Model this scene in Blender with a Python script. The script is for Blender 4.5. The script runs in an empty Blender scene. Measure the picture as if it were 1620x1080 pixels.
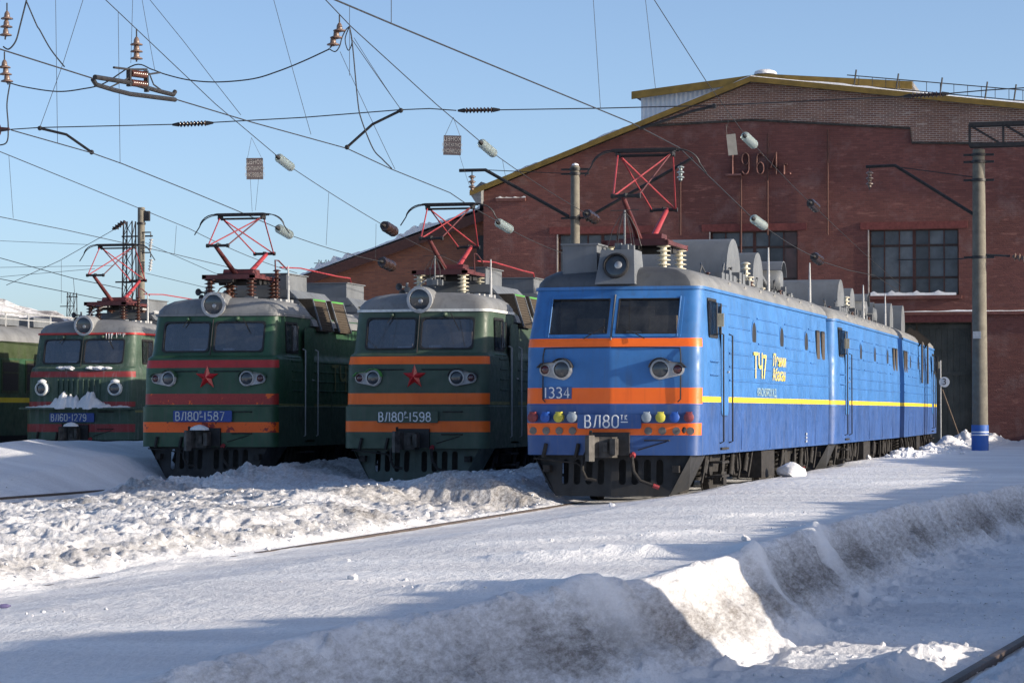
import bpy, bmesh, math, random
import numpy as np
from mathutils import Vector, Matrix

R = math.radians
random.seed(7)
S = bpy.context.scene
C = bpy.context.collection

# ------------------------------------------------------------------ camera
# world: +Y runs along the loco tracks, X to the right, rail tops at z = 0
F_PX, CAM_Z, YAW, PITCH = 4170.0, 1.62, 13.80, 1.525
cd = bpy.data.cameras.new("camera")
cam = bpy.data.objects.new("camera", cd)
C.objects.link(cam)
cam.location = (0, 0, CAM_Z)
cam.rotation_euler = (R(90 + PITCH), 0, R(YAW))
cd.sensor_width = 36.0
cd.lens = F_PX / 1620.0 * 36.0
cd.clip_start = 0.5
cd.clip_end = 6000
S.camera = cam

# ------------------------------------------------------------------ light
SUN_EL, SUN_AZ = 14.5, -3.0          # azimuth measured from +X towards +Y
sun_dir = Vector((math.cos(R(SUN_EL)) * math.cos(R(SUN_AZ)),
                  math.cos(R(SUN_EL)) * math.sin(R(SUN_AZ)), math.sin(R(SUN_EL))))
w = bpy.data.worlds.new("World")
S.world = w
w.use_nodes = True
nt = w.node_tree
sky = nt.nodes.new("ShaderNodeTexSky")
sky.sky_type = 'NISHITA'
sky.sun_disc = False
sky.sun_elevation = R(SUN_EL)
sky.sun_rotation = R(90 - SUN_AZ)
sky.altitude = 2000
sky.air_density = 0.72
sky.dust_density = 6.5
sky.ozone_density = 1.45
nt.links.new(sky.outputs[0], nt.nodes["Background"].inputs[0])
nt.nodes["Background"].inputs[1].default_value = 0.15
sd = bpy.data.lights.new("sun", 'SUN')
sd.energy = 4.7
sd.angle = R(0.55)
sd.color = (1.0, 0.88, 0.72)
sun = bpy.data.objects.new("sun", sd)
C.objects.link(sun)
sun.rotation_euler = sun_dir.to_track_quat('Z', 'Y').to_euler()
sun.location = (60, -5, 40)
S.view_settings.view_transform = 'Standard'
S.view_settings.look = 'None'
S.view_settings.gamma = 1.0
S.view_settings.exposure = 0.55
S.view_settings.use_curve_mapping = False
S.render.film_transparent = False
S.cycles.max_bounces = 8
S.cycles.transparent_max_bounces = 12

# ------------------------------------------------------------------ pixel helpers (photo pixels, 1620 x 1080)
_rot = cam.rotation_euler.to_matrix()
def ray(px, py):
    return _rot @ Vector(((px - 810) / F_PX, (540 - py) / F_PX, -1.0))
def PY(px, py, Y):
    d = ray(px, py); t = Y / d.y
    return Vector((d.x * t, Y, CAM_Z + d.z * t))
def PX(px, py, X):
    d = ray(px, py); t = X / d.x
    return Vector((X, d.y * t, CAM_Z + d.z * t))
def PZ(px, py, Z):
    d = ray(px, py); t = (Z - CAM_Z) / d.z
    return Vector((d.x * t, d.y * t, Z))

# ------------------------------------------------------------------ objects
def tag(o, label=None, cat=None, group=None, kind=None):
    if label: o["label"] = label
    if cat: o["category"] = cat
    if group: o["group"] = group
    if kind: o["kind"] = kind
    return o
def empty(name, loc=(0, 0, 0), rz=0.0, label=None, cat=None, group=None, parent=None):
    o = bpy.data.objects.new(name, None)
    o.empty_display_size = 0.3
    C.objects.link(o)
    o.location = loc
    o.rotation_euler = (0, 0, rz)
    if parent is not None: o.parent = parent
    return tag(o, label, cat, group)
def link(name, me, parent=None, loc=None, rot=None, scale=None):
    o = bpy.data.objects.new(name, me)
    C.objects.link(o)
    if parent is not None: o.parent = parent
    if loc is not None: o.location = loc
    if rot is not None: o.rotation_euler = rot
    if scale is not None: o.scale = scale
    return o

# ------------------------------------------------------------------ mesh builder
class MB:
    def __init__(self):
        self.V, self.F, self.M = [], [], []
    def add(self, vs, fs, m=0):
        b = len(self.V)
        self.V += [tuple(v) for v in vs]
        for f in fs:
            self.F.append([b + i for i in f]); self.M.append(m)
        return self
    def box(self, x0, x1, y0, y1, z0, z1, m=0):
        v = [(x0, y0, z0), (x1, y0, z0), (x1, y1, z0), (x0, y1, z0),
             (x0, y0, z1), (x1, y0, z1), (x1, y1, z1), (x0, y1, z1)]
        return self.add(v, [(0, 3, 2, 1), (4, 5, 6, 7), (0, 1, 5, 4), (1, 2, 6, 5), (2, 3, 7, 6), (3, 0, 4, 7)], m)
    def bar(self, p, q, wx, wz, m=0, up=(0, 0, 1)):
        """rectangular bar between two points"""
        p, q = Vector(p), Vector(q)
        d = (q - p).normalized()
        u = Vector(up)
        if abs(d.dot(u)) > 0.97: u = Vector((0, 1, 0))
        s = d.cross(u).normalized(); u = s.cross(d)
        v = []
        for c in (p, q):
            for a, b in ((-1, -1), (1, -1), (1, 1), (-1, 1)):
                v.append(c + s * (a * wx / 2) + u * (b * wz / 2))
        return self.add(v, [(0, 1, 2, 3), (7, 6, 5, 4), (1, 0, 4, 5), (2, 1, 5, 6), (3, 2, 6, 7), (0, 3, 7, 4)], m)
    def tube(self, pts, r, n=6, m=0, flat=None, caps=True, closed=False):
        """tube along points; r number or list; flat=(normal, factor) squashes the section along normal"""
        pts = [Vector(p) for p in pts]
        k = len(pts)
        rs = r if isinstance(r, (list, tuple)) else [r] * k
        rings = []
        prev = None
        for i, p in enumerate(pts):
            if closed:
                d = (pts[(i + 1) % k] - pts[i - 1])
            else:
                a = pts[max(i - 1, 0)]; b = pts[min(i + 1, k - 1)]
                d = b - a
            if d.length < 1e-9: d = Vector((0, 0, 1))
            d.normalize()
            if flat is not None:
                u = Vector(flat[0]).normalized()
                s = d.cross(u)
                if s.length < 1e-6: s = Vector((1, 0, 0))
                s.normalize()
                ring = [p + s * (rs[i] * math.cos(2 * math.pi * j / n)) + u * (rs[i] * flat[1] * math.sin(2 * math.pi * j / n)) for j in range(n)]
            else:
                if prev is None:
                    u = Vector((0, 0, 1)) if abs(d.z) < 0.9 else Vector((1, 0, 0))
                    s = d.cross(u).normalized()
                else:
                    s = (prev - d * prev.dot(d))
                    if s.length < 1e-6: s = d.orthogonal()
                    s.normalize()
                prev = s
                u = s.cross(d)
                ring = [p + s * (rs[i] * math.cos(2 * math.pi * j / n)) + u * (rs[i] * math.sin(2 * math.pi * j / n)) for j in range(n)]
            rings.append(ring)
        v = [x for ring in rings for x in ring]
        f = []
        for i in range(k if closed else k - 1):
            i2 = (i + 1) % k
            for j in range(n):
                j2 = (j + 1) % n
                f.append((i * n + j, i * n + j2, i2 * n + j2, i2 * n + j))
        if caps and not closed:
            f.append(tuple(range(n - 1, -1, -1)))
            f.append(tuple((k - 1) * n + j for j in range(n)))
        return self.add(v, f, m)
    def cyl(self, p, q, r, n=12, m=0, r2=None):
        return self.tube([p, q], [r, r if r2 is None else r2], n, m)
    def lathe(self, prof, o, ax=(0, 0, 1), n=12, m=0):
        """prof: list of (radius, height along axis)"""
        o, ax = Vector(o), Vector(ax).normalized()
        s = ax.orthogonal().normalized(); u = ax.cross(s)
        v, f = [], []
        for r, h in prof:
            for j in range(n):
                a = 2 * math.pi * j / n
                v.append(o + ax * h + s * (r * math.cos(a)) + u * (r * math.sin(a)))
        k = len(prof)
        for i in range(k - 1):
            for j in range(n):
                j2 = (j + 1) % n
                f.append((i * n + j, i * n + j2, (i + 1) * n + j2, (i + 1) * n + j))
        f.append(tuple(range(n - 1, -1, -1)))
        f.append(tuple((k - 1) * n + j for j in range(n)))
        return self.add(v, f, m)
    def prism(self, poly, axis, a, b, m=0):
        """poly: 2-D points in the plane of the two other axes (order x,y,z), extruded a..b along axis"""
        def P(p, t):
            if axis == 'x': return (t, p[0], p[1])
            if axis == 'y': return (p[0], t, p[1])
            return (p[0], p[1], t)
        n = len(poly)
        v = [P(p, a) for p in poly] + [P(p, b) for p in poly]
        f = [tuple(range(n))[::-1], tuple(range(n, 2 * n))]
        for i in range(n):
            j = (i + 1) % n
            f.append((i, j, n + j, n + i))
        return self.add(v, f, m)
    def mesh(self, mats, smooth=40, fix=False):
        me = bpy.data.meshes.new("m")
        me.from_pydata(self.V, [], self.F)
        for mt in (mats if isinstance(mats, (list, tuple)) else [mats]):
            me.materials.append(mt)
        me.polygons.foreach_set("material_index", self.M)
        if fix:
            bm = bmesh.new(); bm.from_mesh(me)
            bmesh.ops.recalc_face_normals(bm, faces=bm.faces); bm.to_mesh(me); bm.free()
        if smooth:
            me.polygons.foreach_set("use_smooth", [True] * len(me.polygons))
            me.set_sharp_from_angle(angle=R(smooth))
        me.update()
        return me
    def build(self, name, mats, parent=None, smooth=40, fix=True, loc=None, rot=None):
        me = self.mesh(mats, smooth, fix)
        me.name = name
        return link(name, me, parent, loc, rot)

def plate(name, outline, holes, thick, mats, parent=None, axis='y', off=0.0, m_extra=None):
    """flat plate with holes in the XZ plane (axis y), thickness along y from off to off+thick"""
    cu = bpy.data.curves.new("c", 'CURVE')
    cu.dimensions = '2D'; cu.fill_mode = 'BOTH'; cu.extrude = thick / 2
    for poly in [outline] + list(holes):
        sp = cu.splines.new('POLY')
        sp.points.add(len(poly) - 1)
        for i, p in enumerate(poly): sp.points[i].co = (p[0], p[1], 0, 1)
        sp.use_cyclic_u = True
    tmp = bpy.data.objects.new("t", cu); C.objects.link(tmp)
    bpy.context.view_layer.update()
    dg = bpy.context.evaluated_depsgraph_get()
    me = bpy.data.meshes.new_from_object(tmp.evaluated_get(dg))
    bpy.data.objects.remove(tmp); bpy.data.curves.remove(cu)
    # curve plane (x,y) -> (x,z); extrude axis -> y
    me.transform(Matrix(((1, 0, 0, 0), (0, 0, -1, off + thick / 2), (0, 1, 0, 0), (0, 0, 0, 1))))
    me.materials.clear()
    me.materials.append(mats)
    bm = bmesh.new(); bm.from_mesh(me)
    bmesh.ops.remove_doubles(bm, verts=bm.verts, dist=1e-5)
    bmesh.ops.recalc_face_normals(bm, faces=bm.faces); bm.to_mesh(me); bm.free()
    me.polygons.foreach_set("material_index", [0] * len(me.polygons))
    me.name = name
    return link(name, me, parent)

def text_mesh(s, size, mat, extrude=0.003, mirror=False, sx=1.0):
    cu = bpy.data.curves.new("t", 'FONT')
    cu.body = s; cu.size = size; cu.extrude = extrude
    cu.align_x = 'CENTER'; cu.align_y = 'CENTER'
    tmp = bpy.data.objects.new("t", cu); C.objects.link(tmp)
    bpy.context.view_layer.update()
    dg = bpy.context.evaluated_depsgraph_get()
    me = bpy.data.meshes.new_from_object(tmp.evaluated_get(dg))
    bpy.data.objects.remove(tmp); bpy.data.curves.remove(cu)
    if mirror or sx != 1.0:
        me.transform(Matrix.Diagonal((-sx if mirror else sx, 1, 1, 1)))
    me.materials.clear(); me.materials.append(mat)
    me.polygons.foreach_set("material_index", [0] * len(me.polygons))
    me.name = "lettering"
    return me

def arc(cx, cy, rx, ry, a0, a1, n=10):
    return [(cx + rx * math.cos(R(a0 + (a1 - a0) * i / n)), cy + ry * math.sin(R(a0 + (a1 - a0) * i / n))) for i in range(n + 1)]
def rrect(x0, x1, z0, z1, r, n=4):
    return (arc(x1 - r, z1 - r, r, r, 0, 90, n) + arc(x0 + r, z1 - r, r, r, 90, 180, n) +
            arc(x0 + r, z0 + r, r, r, 180, 270, n) + arc(x1 - r, z0 + r, r, r, 270, 360, n))
def stadium(cx, z0, z1, hw, n=6):
    return arc(cx, z1 - hw, hw, hw, 0, 180, n) + arc(cx, z0 + hw, hw, hw, 180, 360, n)

# thin round-ended stroke lettering like the cast loco numbers (unit height)
GL = {
 '0': (.50, [arc(.25, .75, .21, .25, 0, 180) + arc(.25, .25, .21, .25, 180, 360) + [(.46, .75)]]),
 '1': (.24, [[(.12, 0), (.12, 1)]]),
 '2': (.50, [arc(.25, .74, .21, .26, 170, -30) + [(.05, 0), (.47, 0)]]),
 '3': (.50, [arc(.22, .77, .22, .23, 140, -90) + arc(.22, .27, .24, .27, 90, -140)]),
 '4': (.52, [[(.36, 0), (.36, 1), (.04, .30), (.50, .30)]]),
 '5': (.50, [[(.44, 1), (.10, 1), (.07, .56)] + arc(.23, .31, .22, .31, 120, -145)]),
 '6': (.50, [arc(.25, .74, .21, .26, 25, 180) + [(.04, .28)] + arc(.25, .28, .21, .28, 180, 540, 16)]),
 '7': (.50, [[(.04, 1), (.46, 1), (.18, 0)]]),
 '8': (.50, [arc(.25, .77, .18, .23, -90, 270, 16), arc(.25, .27, .22, .27, -90, 270, 16)]),
 '9': (.50, [arc(.25, .72, .21, .28, 0, 360, 16) + [(.46, .30)] + arc(.25, .27, .21, .27, 0, -150)]),
 'В': (.50, [[(.06, 0), (.06, 1), (.24, 1)] + arc(.24, .77, .17, .23, 90, -90) + [(.06, .54)], [(.24, .54)] + arc(.24, .27, .21, .27, 90, -90) + [(.06, 0)]]),
 'Л': (.54, [[(.02, 0), (.10, .10), (.22, 1), (.47, 1), (.47, 0)]]),
 'Т': (.50, [[(.02, 1), (.46, 1)], [(.24, 1), (.24, 0)]]),
 'К': (.50, [[(.06, 0), (.06, 1)], [(.44, 1), (.08, .5), (.46, 0)]]),
 'Р': (.46, [[(.06, 0), (.06, 1), (.22, 1)] + arc(.22, .74, .18, .26, 90, -90) + [(.06, .48)]]),
 '-': (.34, [[(.06, .5), (.28, .5)]]),
 '_': (.34, [[(.02, 0), (.30, 0)]]),
 ' ': (.25, []),
 'г': (.36, [[(.06, 0), (.06, .6), (.32, .6)]]),
 '.': (.16, [[(.08, 0), (.08, .08)]]),
}
def stroke_text(mb, s, x0, z0, h, y, stroke, gap=.12, m=0, depth=.45, k=0.0, sx=1.0):
    """write on a surface facing -y; y(x) = y + k*|x|"""
    x = x0
    for ch in s:
        wd, lines = GL[ch]
        for ln in lines:
            P = []
            for (a, b) in ln:
                q = Vector((x + a * h * sx, 0, z0 + b * h))
                q.y = y + k * abs(q.x)
                if not P or (q - P[-1]).length > 1e-4: P.append(q)
            mb.tube(P, stroke / 2, 8, m, flat=((0, -1, 0), depth))
        x += (wd + gap) * h * sx
    return x
def stroke_width(s, h, gap=.12, sx=1.0):
    return sum(GL[c][0] + gap for c in s) * h * sx - gap * h * sx

# ------------------------------------------------------------------ materials
def new_mat(name):
    m = bpy.data.materials.new(name)
    m.use_nodes = True
    t = m.node_tree
    return m, t, t.nodes, t.links, t.nodes["Principled BSDF"]
def ramp(N, L, src, stops):
    r = N.new("ShaderNodeValToRGB")
    while len(r.color_ramp.elements) < len(stops): r.color_ramp.elements.new(0.5)
    for e, (p, c) in zip(r.color_ramp.elements, stops):
        e.position = p
        e.color = (c[0], c[1], c[2], 1) if isinstance(c, (tuple, list)) else (c, c, c, 1)
    L.new(src, r.inputs[0])
    return r.outputs[0]
def noise(N, L, scale, detail=4, rough=.55, vec=None, stretch=None):
    n = N.new("ShaderNodeTexNoise")
    n.inputs["Scale"].default_value = scale
    n.inputs["Detail"].default_value = detail
    n.inputs["Roughness"].default_value = rough
    if vec is None:
        g = N.new("ShaderNodeNewGeometry"); vec = g.outputs["Position"]
    if stretch:
        mp = N.new("ShaderNodeMapping"); mp.inputs["Scale"].default_value = stretch
        L.new(vec, mp.inputs[0]); vec = mp.outputs[0]
    L.new(vec, n.inputs["Vector"])
    return n.outputs["Fac"]
def mixc(N, L, fac, a, b, mode='MIX'):
    x = N.new("ShaderNodeMix"); x.data_type = 'RGBA'; x.blend_type = mode
    for i, v in ((6, a), (7, b)):
        if isinstance(v, (tuple, list)): x.inputs[i].default_value = (v[0], v[1], v[2], 1)
        else: L.new(v, x.inputs[i])
    if isinstance(fac, (int, float)): x.inputs[0].default_value = fac
    else: L.new(fac, x.inputs[0])
    return x.outputs[2]
def bump(N, L, bsdf, h, strength, dist=0.02):
    b = N.new("ShaderNodeBump")
    b.inputs["Strength"].default_value = strength
    b.inputs["Distance"].default_value = dist
    L.new(h, b.inputs["Height"]); L.new(b.outputs[0], bsdf.inputs["Normal"])
    return b

def paint(name, col, rough=.42, grime=(.10, .09, .08), amount=.35, fade=.18, streak=True, metal=0.0, wave=.15):
    """weathered vehicle paint: faded patches, vertical grime streaks, slightly wavy sheet"""
    m, t, N, L, B = new_mat(name)
    big = noise(N, L, 1.3, 4)
    fadec = tuple(min(1, c * (1 + fade) + .02 * fade) for c in col)
    dark = tuple(c * (1 - fade) for c in col)
    base = mixc(N, L, ramp(N, L, big, [(.3, 0.0), (.7, 1.0)]), dark, fadec)
    if streak:
        s = noise(N, L, 5.0, 5, .6, stretch=(2.2, 2.2, .16))
        s2 = noise(N, L, 26, 3, .6)
        f = ramp(N, L, s, [(.52, 0.0), (.78, amount)])
        base = mixc(N, L, f, base, grime)
        f2 = ramp(N, L, s2, [(.62, 0.0), (.75, amount * .7)])
        base = mixc(N, L, f2, base, grime)
    L.new(base, B.inputs["Base Color"])
    rr = ramp(N, L, noise(N, L, 6, 3), [(.3, max(.05, rough - .1)), (.75, min(1, rough + .22))])
    L.new(rr, B.inputs["Roughness"])
    B.inputs["Metallic"].default_value = metal
    if wave:
        bump(N, L, B, noise(N, L, 1.1, 1, .4), wave, .010)
    return m
def plain(name, col, rough=.6, metal=0.0, var=.25, scale=9, bumpy=0.0):
    m, t, N, L, B = new_mat(name)
    f = noise(N, L, scale, 4)
    a = tuple(c * (1 - var) for c in col); b = tuple(min(1, c * (1 + var)) for c in col)
    L.new(mixc(N, L, ramp(N, L, f, [(.3, 0.0), (.7, 1.0)]), a, b), B.inputs["Base Color"])
    B.inputs["Roughness"].default_value = rough
    B.inputs["Metallic"].default_value = metal
    if bumpy: bump(N, L, B, noise(N, L, scale * 4, 4), bumpy, .01)
    return m
def glass_mat(name, tint=.42, blue=1.0, refl=.10):
    m, t, N, L, B = new_mat(name)
    N.remove(B)
    tr = N.new("ShaderNodeBsdfTransparent"); tr.inputs[0].default_value = (tint, tint * 1.03, tint * 1.08 * blue, 1)
    gl = N.new("ShaderNodeBsdfGlossy"); gl.inputs["Roughness"].default_value = .03
    df = N.new("ShaderNodeBsdfDiffuse"); df.inputs[0].default_value = (.16, .17, .18, 1)
    lw = N.new("ShaderNodeLayerWeight"); lw.inputs[0].default_value = .18
    mp = N.new("ShaderNodeMapRange")
    mp.inputs["From Min"].default_value = 0; mp.inputs["From Max"].default_value = 1
    mp.inputs["To Min"].default_value = refl; mp.inputs["To Max"].default_value = .9
    L.new(lw.outputs["Fresnel"], mp.inputs["Value"])
    mx = N.new("ShaderNodeMixShader"); L.new(mp.outputs[0], mx.inputs[0])
    L.new(tr.outputs[0], mx.inputs[1]); L.new(gl.outputs[0], mx.inputs[2])
    m2 = N.new("ShaderNodeMixShader")
    L.new(ramp(N, L, noise(N, L, 4, 4), [(.35, .04), (.75, .22)]), m2.inputs[0])
    L.new(mx.outputs[0], m2.inputs[1]); L.new(df.outputs[0], m2.inputs[2])
    L.new(m2.outputs[0], N["Material Output"].inputs[0])
    return m

M = {}
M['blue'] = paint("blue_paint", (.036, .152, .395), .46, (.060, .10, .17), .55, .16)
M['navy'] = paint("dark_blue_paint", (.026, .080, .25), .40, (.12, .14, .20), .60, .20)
M['orange'] = paint("orange_paint", (1.0, .150, .008), .45, (.55, .08, .01), .25, .10)
M['yellow'] = paint("yellow_paint", (.80, .56, .030), .45, (.3, .22, .08), .3, .1)
M['green'] = paint("green_paint", (.022, .074, .036), .42, (.065, .065, .058), .5, .25)
M['green_grey'] = paint("greyed_green_paint", (.044, .078, .052), .50, (.09, .09, .08), .5, .25)
M['green_bright'] = paint("bright_green_paint", (.07, .30, .06), .5, (.06, .07, .05), .3, .15)
M['frost_green'] = paint("frosted_green_paint", (.040, .076, .052), .6, (.26, .28, .28), .42, .25)
M['frost_red'] = paint("frosted_red_paint", (.26, .030, .030), .6, (.28, .27, .28), .5, .2)
M['redband'] = paint("red_band_paint", (.42, .026, .026), .48, (.12, .03, .03), .4, .2)
M['roof'] = paint("roof_grey_paint", (.180, .185, .19), .55, (.07, .07, .07), .5, .22)
M['roof_dark'] = paint("sooty_shaded_roof_paint", (.070, .076, .086), .5, (.035, .035, .036), .5, .25)  # dark from soot and from front-slope shade put into the colour
M['gear'] = paint("roof_gear_paint", (.125, .138, .155), .5, (.075, .075, .08), .4, .18)
M['trimwhite'] = plain("white_trim", (.66, .68, .66), .5)
M['cream'] = plain("cream_card", (.55, .50, .36), .7)
M['black'] = plain("black_iron", (.018, .018, .020), .6, 0, .4, 14, .2)
M['under'] = plain("dusty_bogie_iron", (.019, .017, .016), .8, 0, .6, 11, .4)
M['plow'] = paint("plough_plate_paint", (.015, .016, .018), .62, (.042, .034, .028), .6, .3)
M['plow_green'] = paint("green_plough_paint", (.055, .078, .066), .62, (.07, .055, .045), .6, .3)
M['red'] = paint("red_oxide_paint", (.29, .030, .038), .5, (.09, .03, .03), .5, .22, wave=0)
M['darkred'] = paint("dark_red_paint", (.085, .018, .020), .5, (.03, .012, .012), .5, .3, wave=0)
M['star'] = plain("star_red", (.50, .018, .022), .30, 0, .15)
M['starw'] = M['star']
M['rubber'] = plain("rubber", (.014, .014, .015), .55)
M['chrome'] = plain("lamp_rim_metal", (.42, .42, .42), .35, .6, .12)
M['lampplate'] = plain("lamp_plate_grey", (.40, .41, .42), .45)
M['letter'] = plain("letter_white", (.70, .72, .74), .5, 0, .08)
M['letterworn'] = plain("letter_worn", (.50, .52, .52), .6, 0, .3, 30)
M['dimletter'] = plain("dim_yellow_letter", (.16, .16, .06), .7, 0, .4, 20)
M['paleletter'] = plain("pale_letter", (.30, .42, .42), .7, 0, .4, 20)
M['yletter'] = plain("yellow_letter", (.80, .62, .12), .5, 0, .2, 14)
M['platblue'] = plain("plate_blue", (.02, .06, .26), .5, 0, .15)
M['glass'] = glass_mat("windscreen_glass", .62, 1.0, .09)
M['glassblue'] = glass_mat("blue_windscreen_glass", .60, 1.1, .22)
M['lens'] = None
def lens_mat(name, col):
    m, t, N, L, B = new_mat(name)
    B.inputs["Base Color"].default_value = (*col, 1)
    B.inputs["Roughness"].default_value = .08
    B.inputs["Coat Weight"].default_value = 1.0
    B.inputs["Coat Roughness"].default_value = .03
    n = noise(N, L, 40, 2)
    bump(N, L, B, n, .15, .01)
    return m
M['lens'] = lens_mat("lamp_lens", (.030, .036, .042))
M['redlens'] = lens_mat("red_lens", (.06, .006, .008))
M['cabin'] = plain("cab_lining", (.16, .18, .19), .8)
M['cabin_tan'] = plain("cab_panel_tan", (.30, .24, .18), .8)
M['porc_brown'] = plain("brown_porcelain", (.070, .028, .020), .22, 0, .3)
M['porc_dark'] = plain("dark_porcelain", (.030, .018, .016), .18, 0, .3)
M['porc_white'] = plain("pale_porcelain", (.62, .58, .46), .30, 0, .15)
M['porc_tan'] = plain("tan_porcelain", (.17, .115, .090), .3, 0, .3)
def insul_glass():
    m, t, N, L, B = new_mat("green_insulator_glass")
    B.inputs["Base Color"].default_value = (.56, .64, .62, 1)
    B.inputs["Roughness"].default_value = .08
    B.inputs["Transmission Weight"].default_value = .6
    B.inputs["Coat Weight"].default_value = .6
    n = noise(N, L, 30, 2); bump(N, L, B, n, .05, .01)
    return m
M['ins_glass'] = insul_glass()
M['wire'] = plain("wire_metal", (.035, .036, .040), .55, .3, .2)
M['steel'] = plain("dark_steel", (.022, .021, .022), .55, .2, .4)
M['rail'] = plain("rail_steel", (.10, .075, .06), .5, .4, .4, 12)
M['concrete'] = plain("pole_concrete", (.150, .138, .112), .85, 0, .2, 5, .15)
M['poleblue'] = paint("pole_blue_paint", (.03, .12, .42), .5)
M['grille'] = plain("grille_brown", (.055, .042, .030), .8, 0, .3, 30)
M['galv'] = plain("galvanised", (.40, .41, .42), .5, .2, .15)
M['sock_red'] = plain("socket_red", (.22, .04, .045), .55, 0, .3)
M['sock_blue'] = plain("socket_blue", (.02, .09, .38), .5, 0, .2)
M['sock_yellow'] = plain("socket_yellow", (.50, .46, .06), .55, 0, .2)
M['sock_grey'] = plain("socket_grey", (.26, .31, .36), .55, 0, .2)
M['buffgrey'] = plain("stud_grey", (.16, .15, .14), .8, 0, .3)
M['fascia'] = plain("ochre_fascia", (.19, .120, .022), .7, 0, .25, 3)
M['fascia_brown'] = plain("brown_fascia", (.075, .030, .024), .8, 0, .25)
M['whitecorr'] = plain("white_sheet", (.62, .64, .66), .6, 0, .06)
M['gate'] = None
def gate_mat():
    m, t, N, L, B = new_mat("weathered_gate_planks")
    a = noise(N, L, 1.2, 6, .65)
    b = noise(N, L, 7, 5, .6, stretch=(3, 3, .3))
    c = mixc(N, L, ramp(N, L, a, [(.35, 0.0), (.7, 1.0)]), (.030, .034, .030), (.075, .078, .068))
    c = mixc(N, L, ramp(N, L, b, [(.55, 0.0), (.8, .55)]), c, (.13, .12, .10))
    L.new(c, B.inputs["Base Color"]); B.inputs["Roughness"].default_value = .85
    bump(N, L, B, b, .3, .01)
    return m
M['gate'] = gate_mat()

def worn_band():
    m, t, N, L, B = new_mat("worn_red_orange_band")
    a = noise(N, L, 3.1, 6, .68)
    b = noise(N, L, 30, 4, .6)
    red = mixc(N, L, ramp(N, L, b, [(.35, 0.0), (.7, 1.0)]), (.30, .022, .020), (.42, .036, .026))
    c = mixc(N, L, ramp(N, L, a, [(.585, 0.0), (.60, 1.0)]), red, (.90, .13, .010))
    L.new(c, B.inputs["Base Color"]); B.inputs["Roughness"].default_value = .5
    return m
M['wornband'] = worn_band()
def worn_band2():
    m, t, N, L, B = new_mat("worn_orange_red_band")
    a = noise(N, L, 2.7, 7, .70)
    c = mixc(N, L, ramp(N, L, a, [(.40, 0.0), (.43, 1.0)]), (.26, .022, .018), (.95, .13, .008))
    s = noise(N, L, 22, 4)
    c = mixc(N, L, ramp(N, L, s, [(.60, 0.0), (.72, .55)]), c, (.20, .03, .02))
    L.new(c, B.inputs["Base Color"]); B.inputs["Roughness"].default_value = .5
    return m
M['wornband2'] = worn_band2()

def brick_mat(name, c1, c2, mortar, patch=None, bias=0.0, wash=None):
    m, t, N, L, B = new_mat(name)
    g = N.new("ShaderNodeNewGeometry")
    sp = N.new("ShaderNodeSeparateXYZ"); L.new(g.outputs["Position"], sp.inputs[0])
    ad = N.new("ShaderNodeMath"); ad.operation = 'ADD'
    L.new(sp.outputs[0], ad.inputs[0]); L.new(sp.outputs[1], ad.inputs[1])
    cb = N.new("ShaderNodeCombineXYZ"); L.new(ad.outputs[0], cb.inputs[0]); L.new(sp.outputs[2], cb.inputs[1])
    br = N.new("ShaderNodeTexBrick")
    br.inputs["Scale"].default_value = 1.0
    br.inputs["Brick Width"].default_value = .26
    br.inputs["Row Height"].default_value = .078
    br.inputs["Mortar Size"].default_value = .009
    br.inputs["Mortar Smooth"].default_value = .3
    br.inputs["Bias"].default_value = bias
    br.inputs["Color1"].default_value = (*c1, 1); br.inputs["Color2"].default_value = (*c2, 1)
    br.inputs["Mortar"].default_value = (*mortar, 1)
    L.new(cb.outputs[0], br.inputs["Vector"])
    big = noise(N, L, .35, 6, .6)
    col = mixc(N, L, ramp(N, L, big, [(.35, .0), (.70, .62)]), br.outputs["Color"], tuple(c * .48 for c in c1))
    mid = noise(N, L, 2.2, 6, .7, stretch=(.6, .6, 2.6))
    if patch: col = mixc(N, L, ramp(N, L, mid, [(.58, .0), (.68, .7)]), col, patch)
    row = noise(N, L, 1.0, 4, .7, stretch=(.25, .25, 6))
    col = mixc(N, L, ramp(N, L, row, [(.5, .0), (.75, .22)]), col, tuple(c * .5 for c in c2))
    if wash: col = mixc(N, L, ramp(N, L, noise(N, L, .8, 5, .7), [(.52, 0.0), (.72, .55)]), col, wash)
    L.new(col, B.inputs["Base Color"]); B.inputs["Roughness"].default_value = .88
    h = N.new("ShaderNodeMath"); h.operation = 'MULTIPLY_ADD'; h.inputs[1].default_value = -1.0; h.inputs[2].default_value = 1.0
    L.new(br.outputs["Fac"], h.inputs[0])
    h2 = N.new("ShaderNodeMath"); h2.operation = 'MULTIPLY_ADD'; h2.inputs[1].default_value = .8
    L.new(noise(N, L, 14, 4, .6), h2.inputs[0]); L.new(h.outputs[0], h2.inputs[2])
    bump(N, L, B, h2.outputs[0], .5, .015)
    return m
M['brick_red'] = brick_mat("painted_red_brick", (.215, .078, .062), (.150, .054, .046), (.13, .055, .052), (.30, .13, .10), wash=(.24, .155, .14))
M['brick_raw'] = brick_mat("unpainted_brick", (.30, .145, .095), (.18, .092, .072), (.62, .57, .50), (.46, .39, .33), .1)
M['brick_orange'] = brick_mat("orange_brick", (.27, .105, .062), (.19, .075, .050), (.17, .10, .075), (.13, .062, .052))

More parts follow.
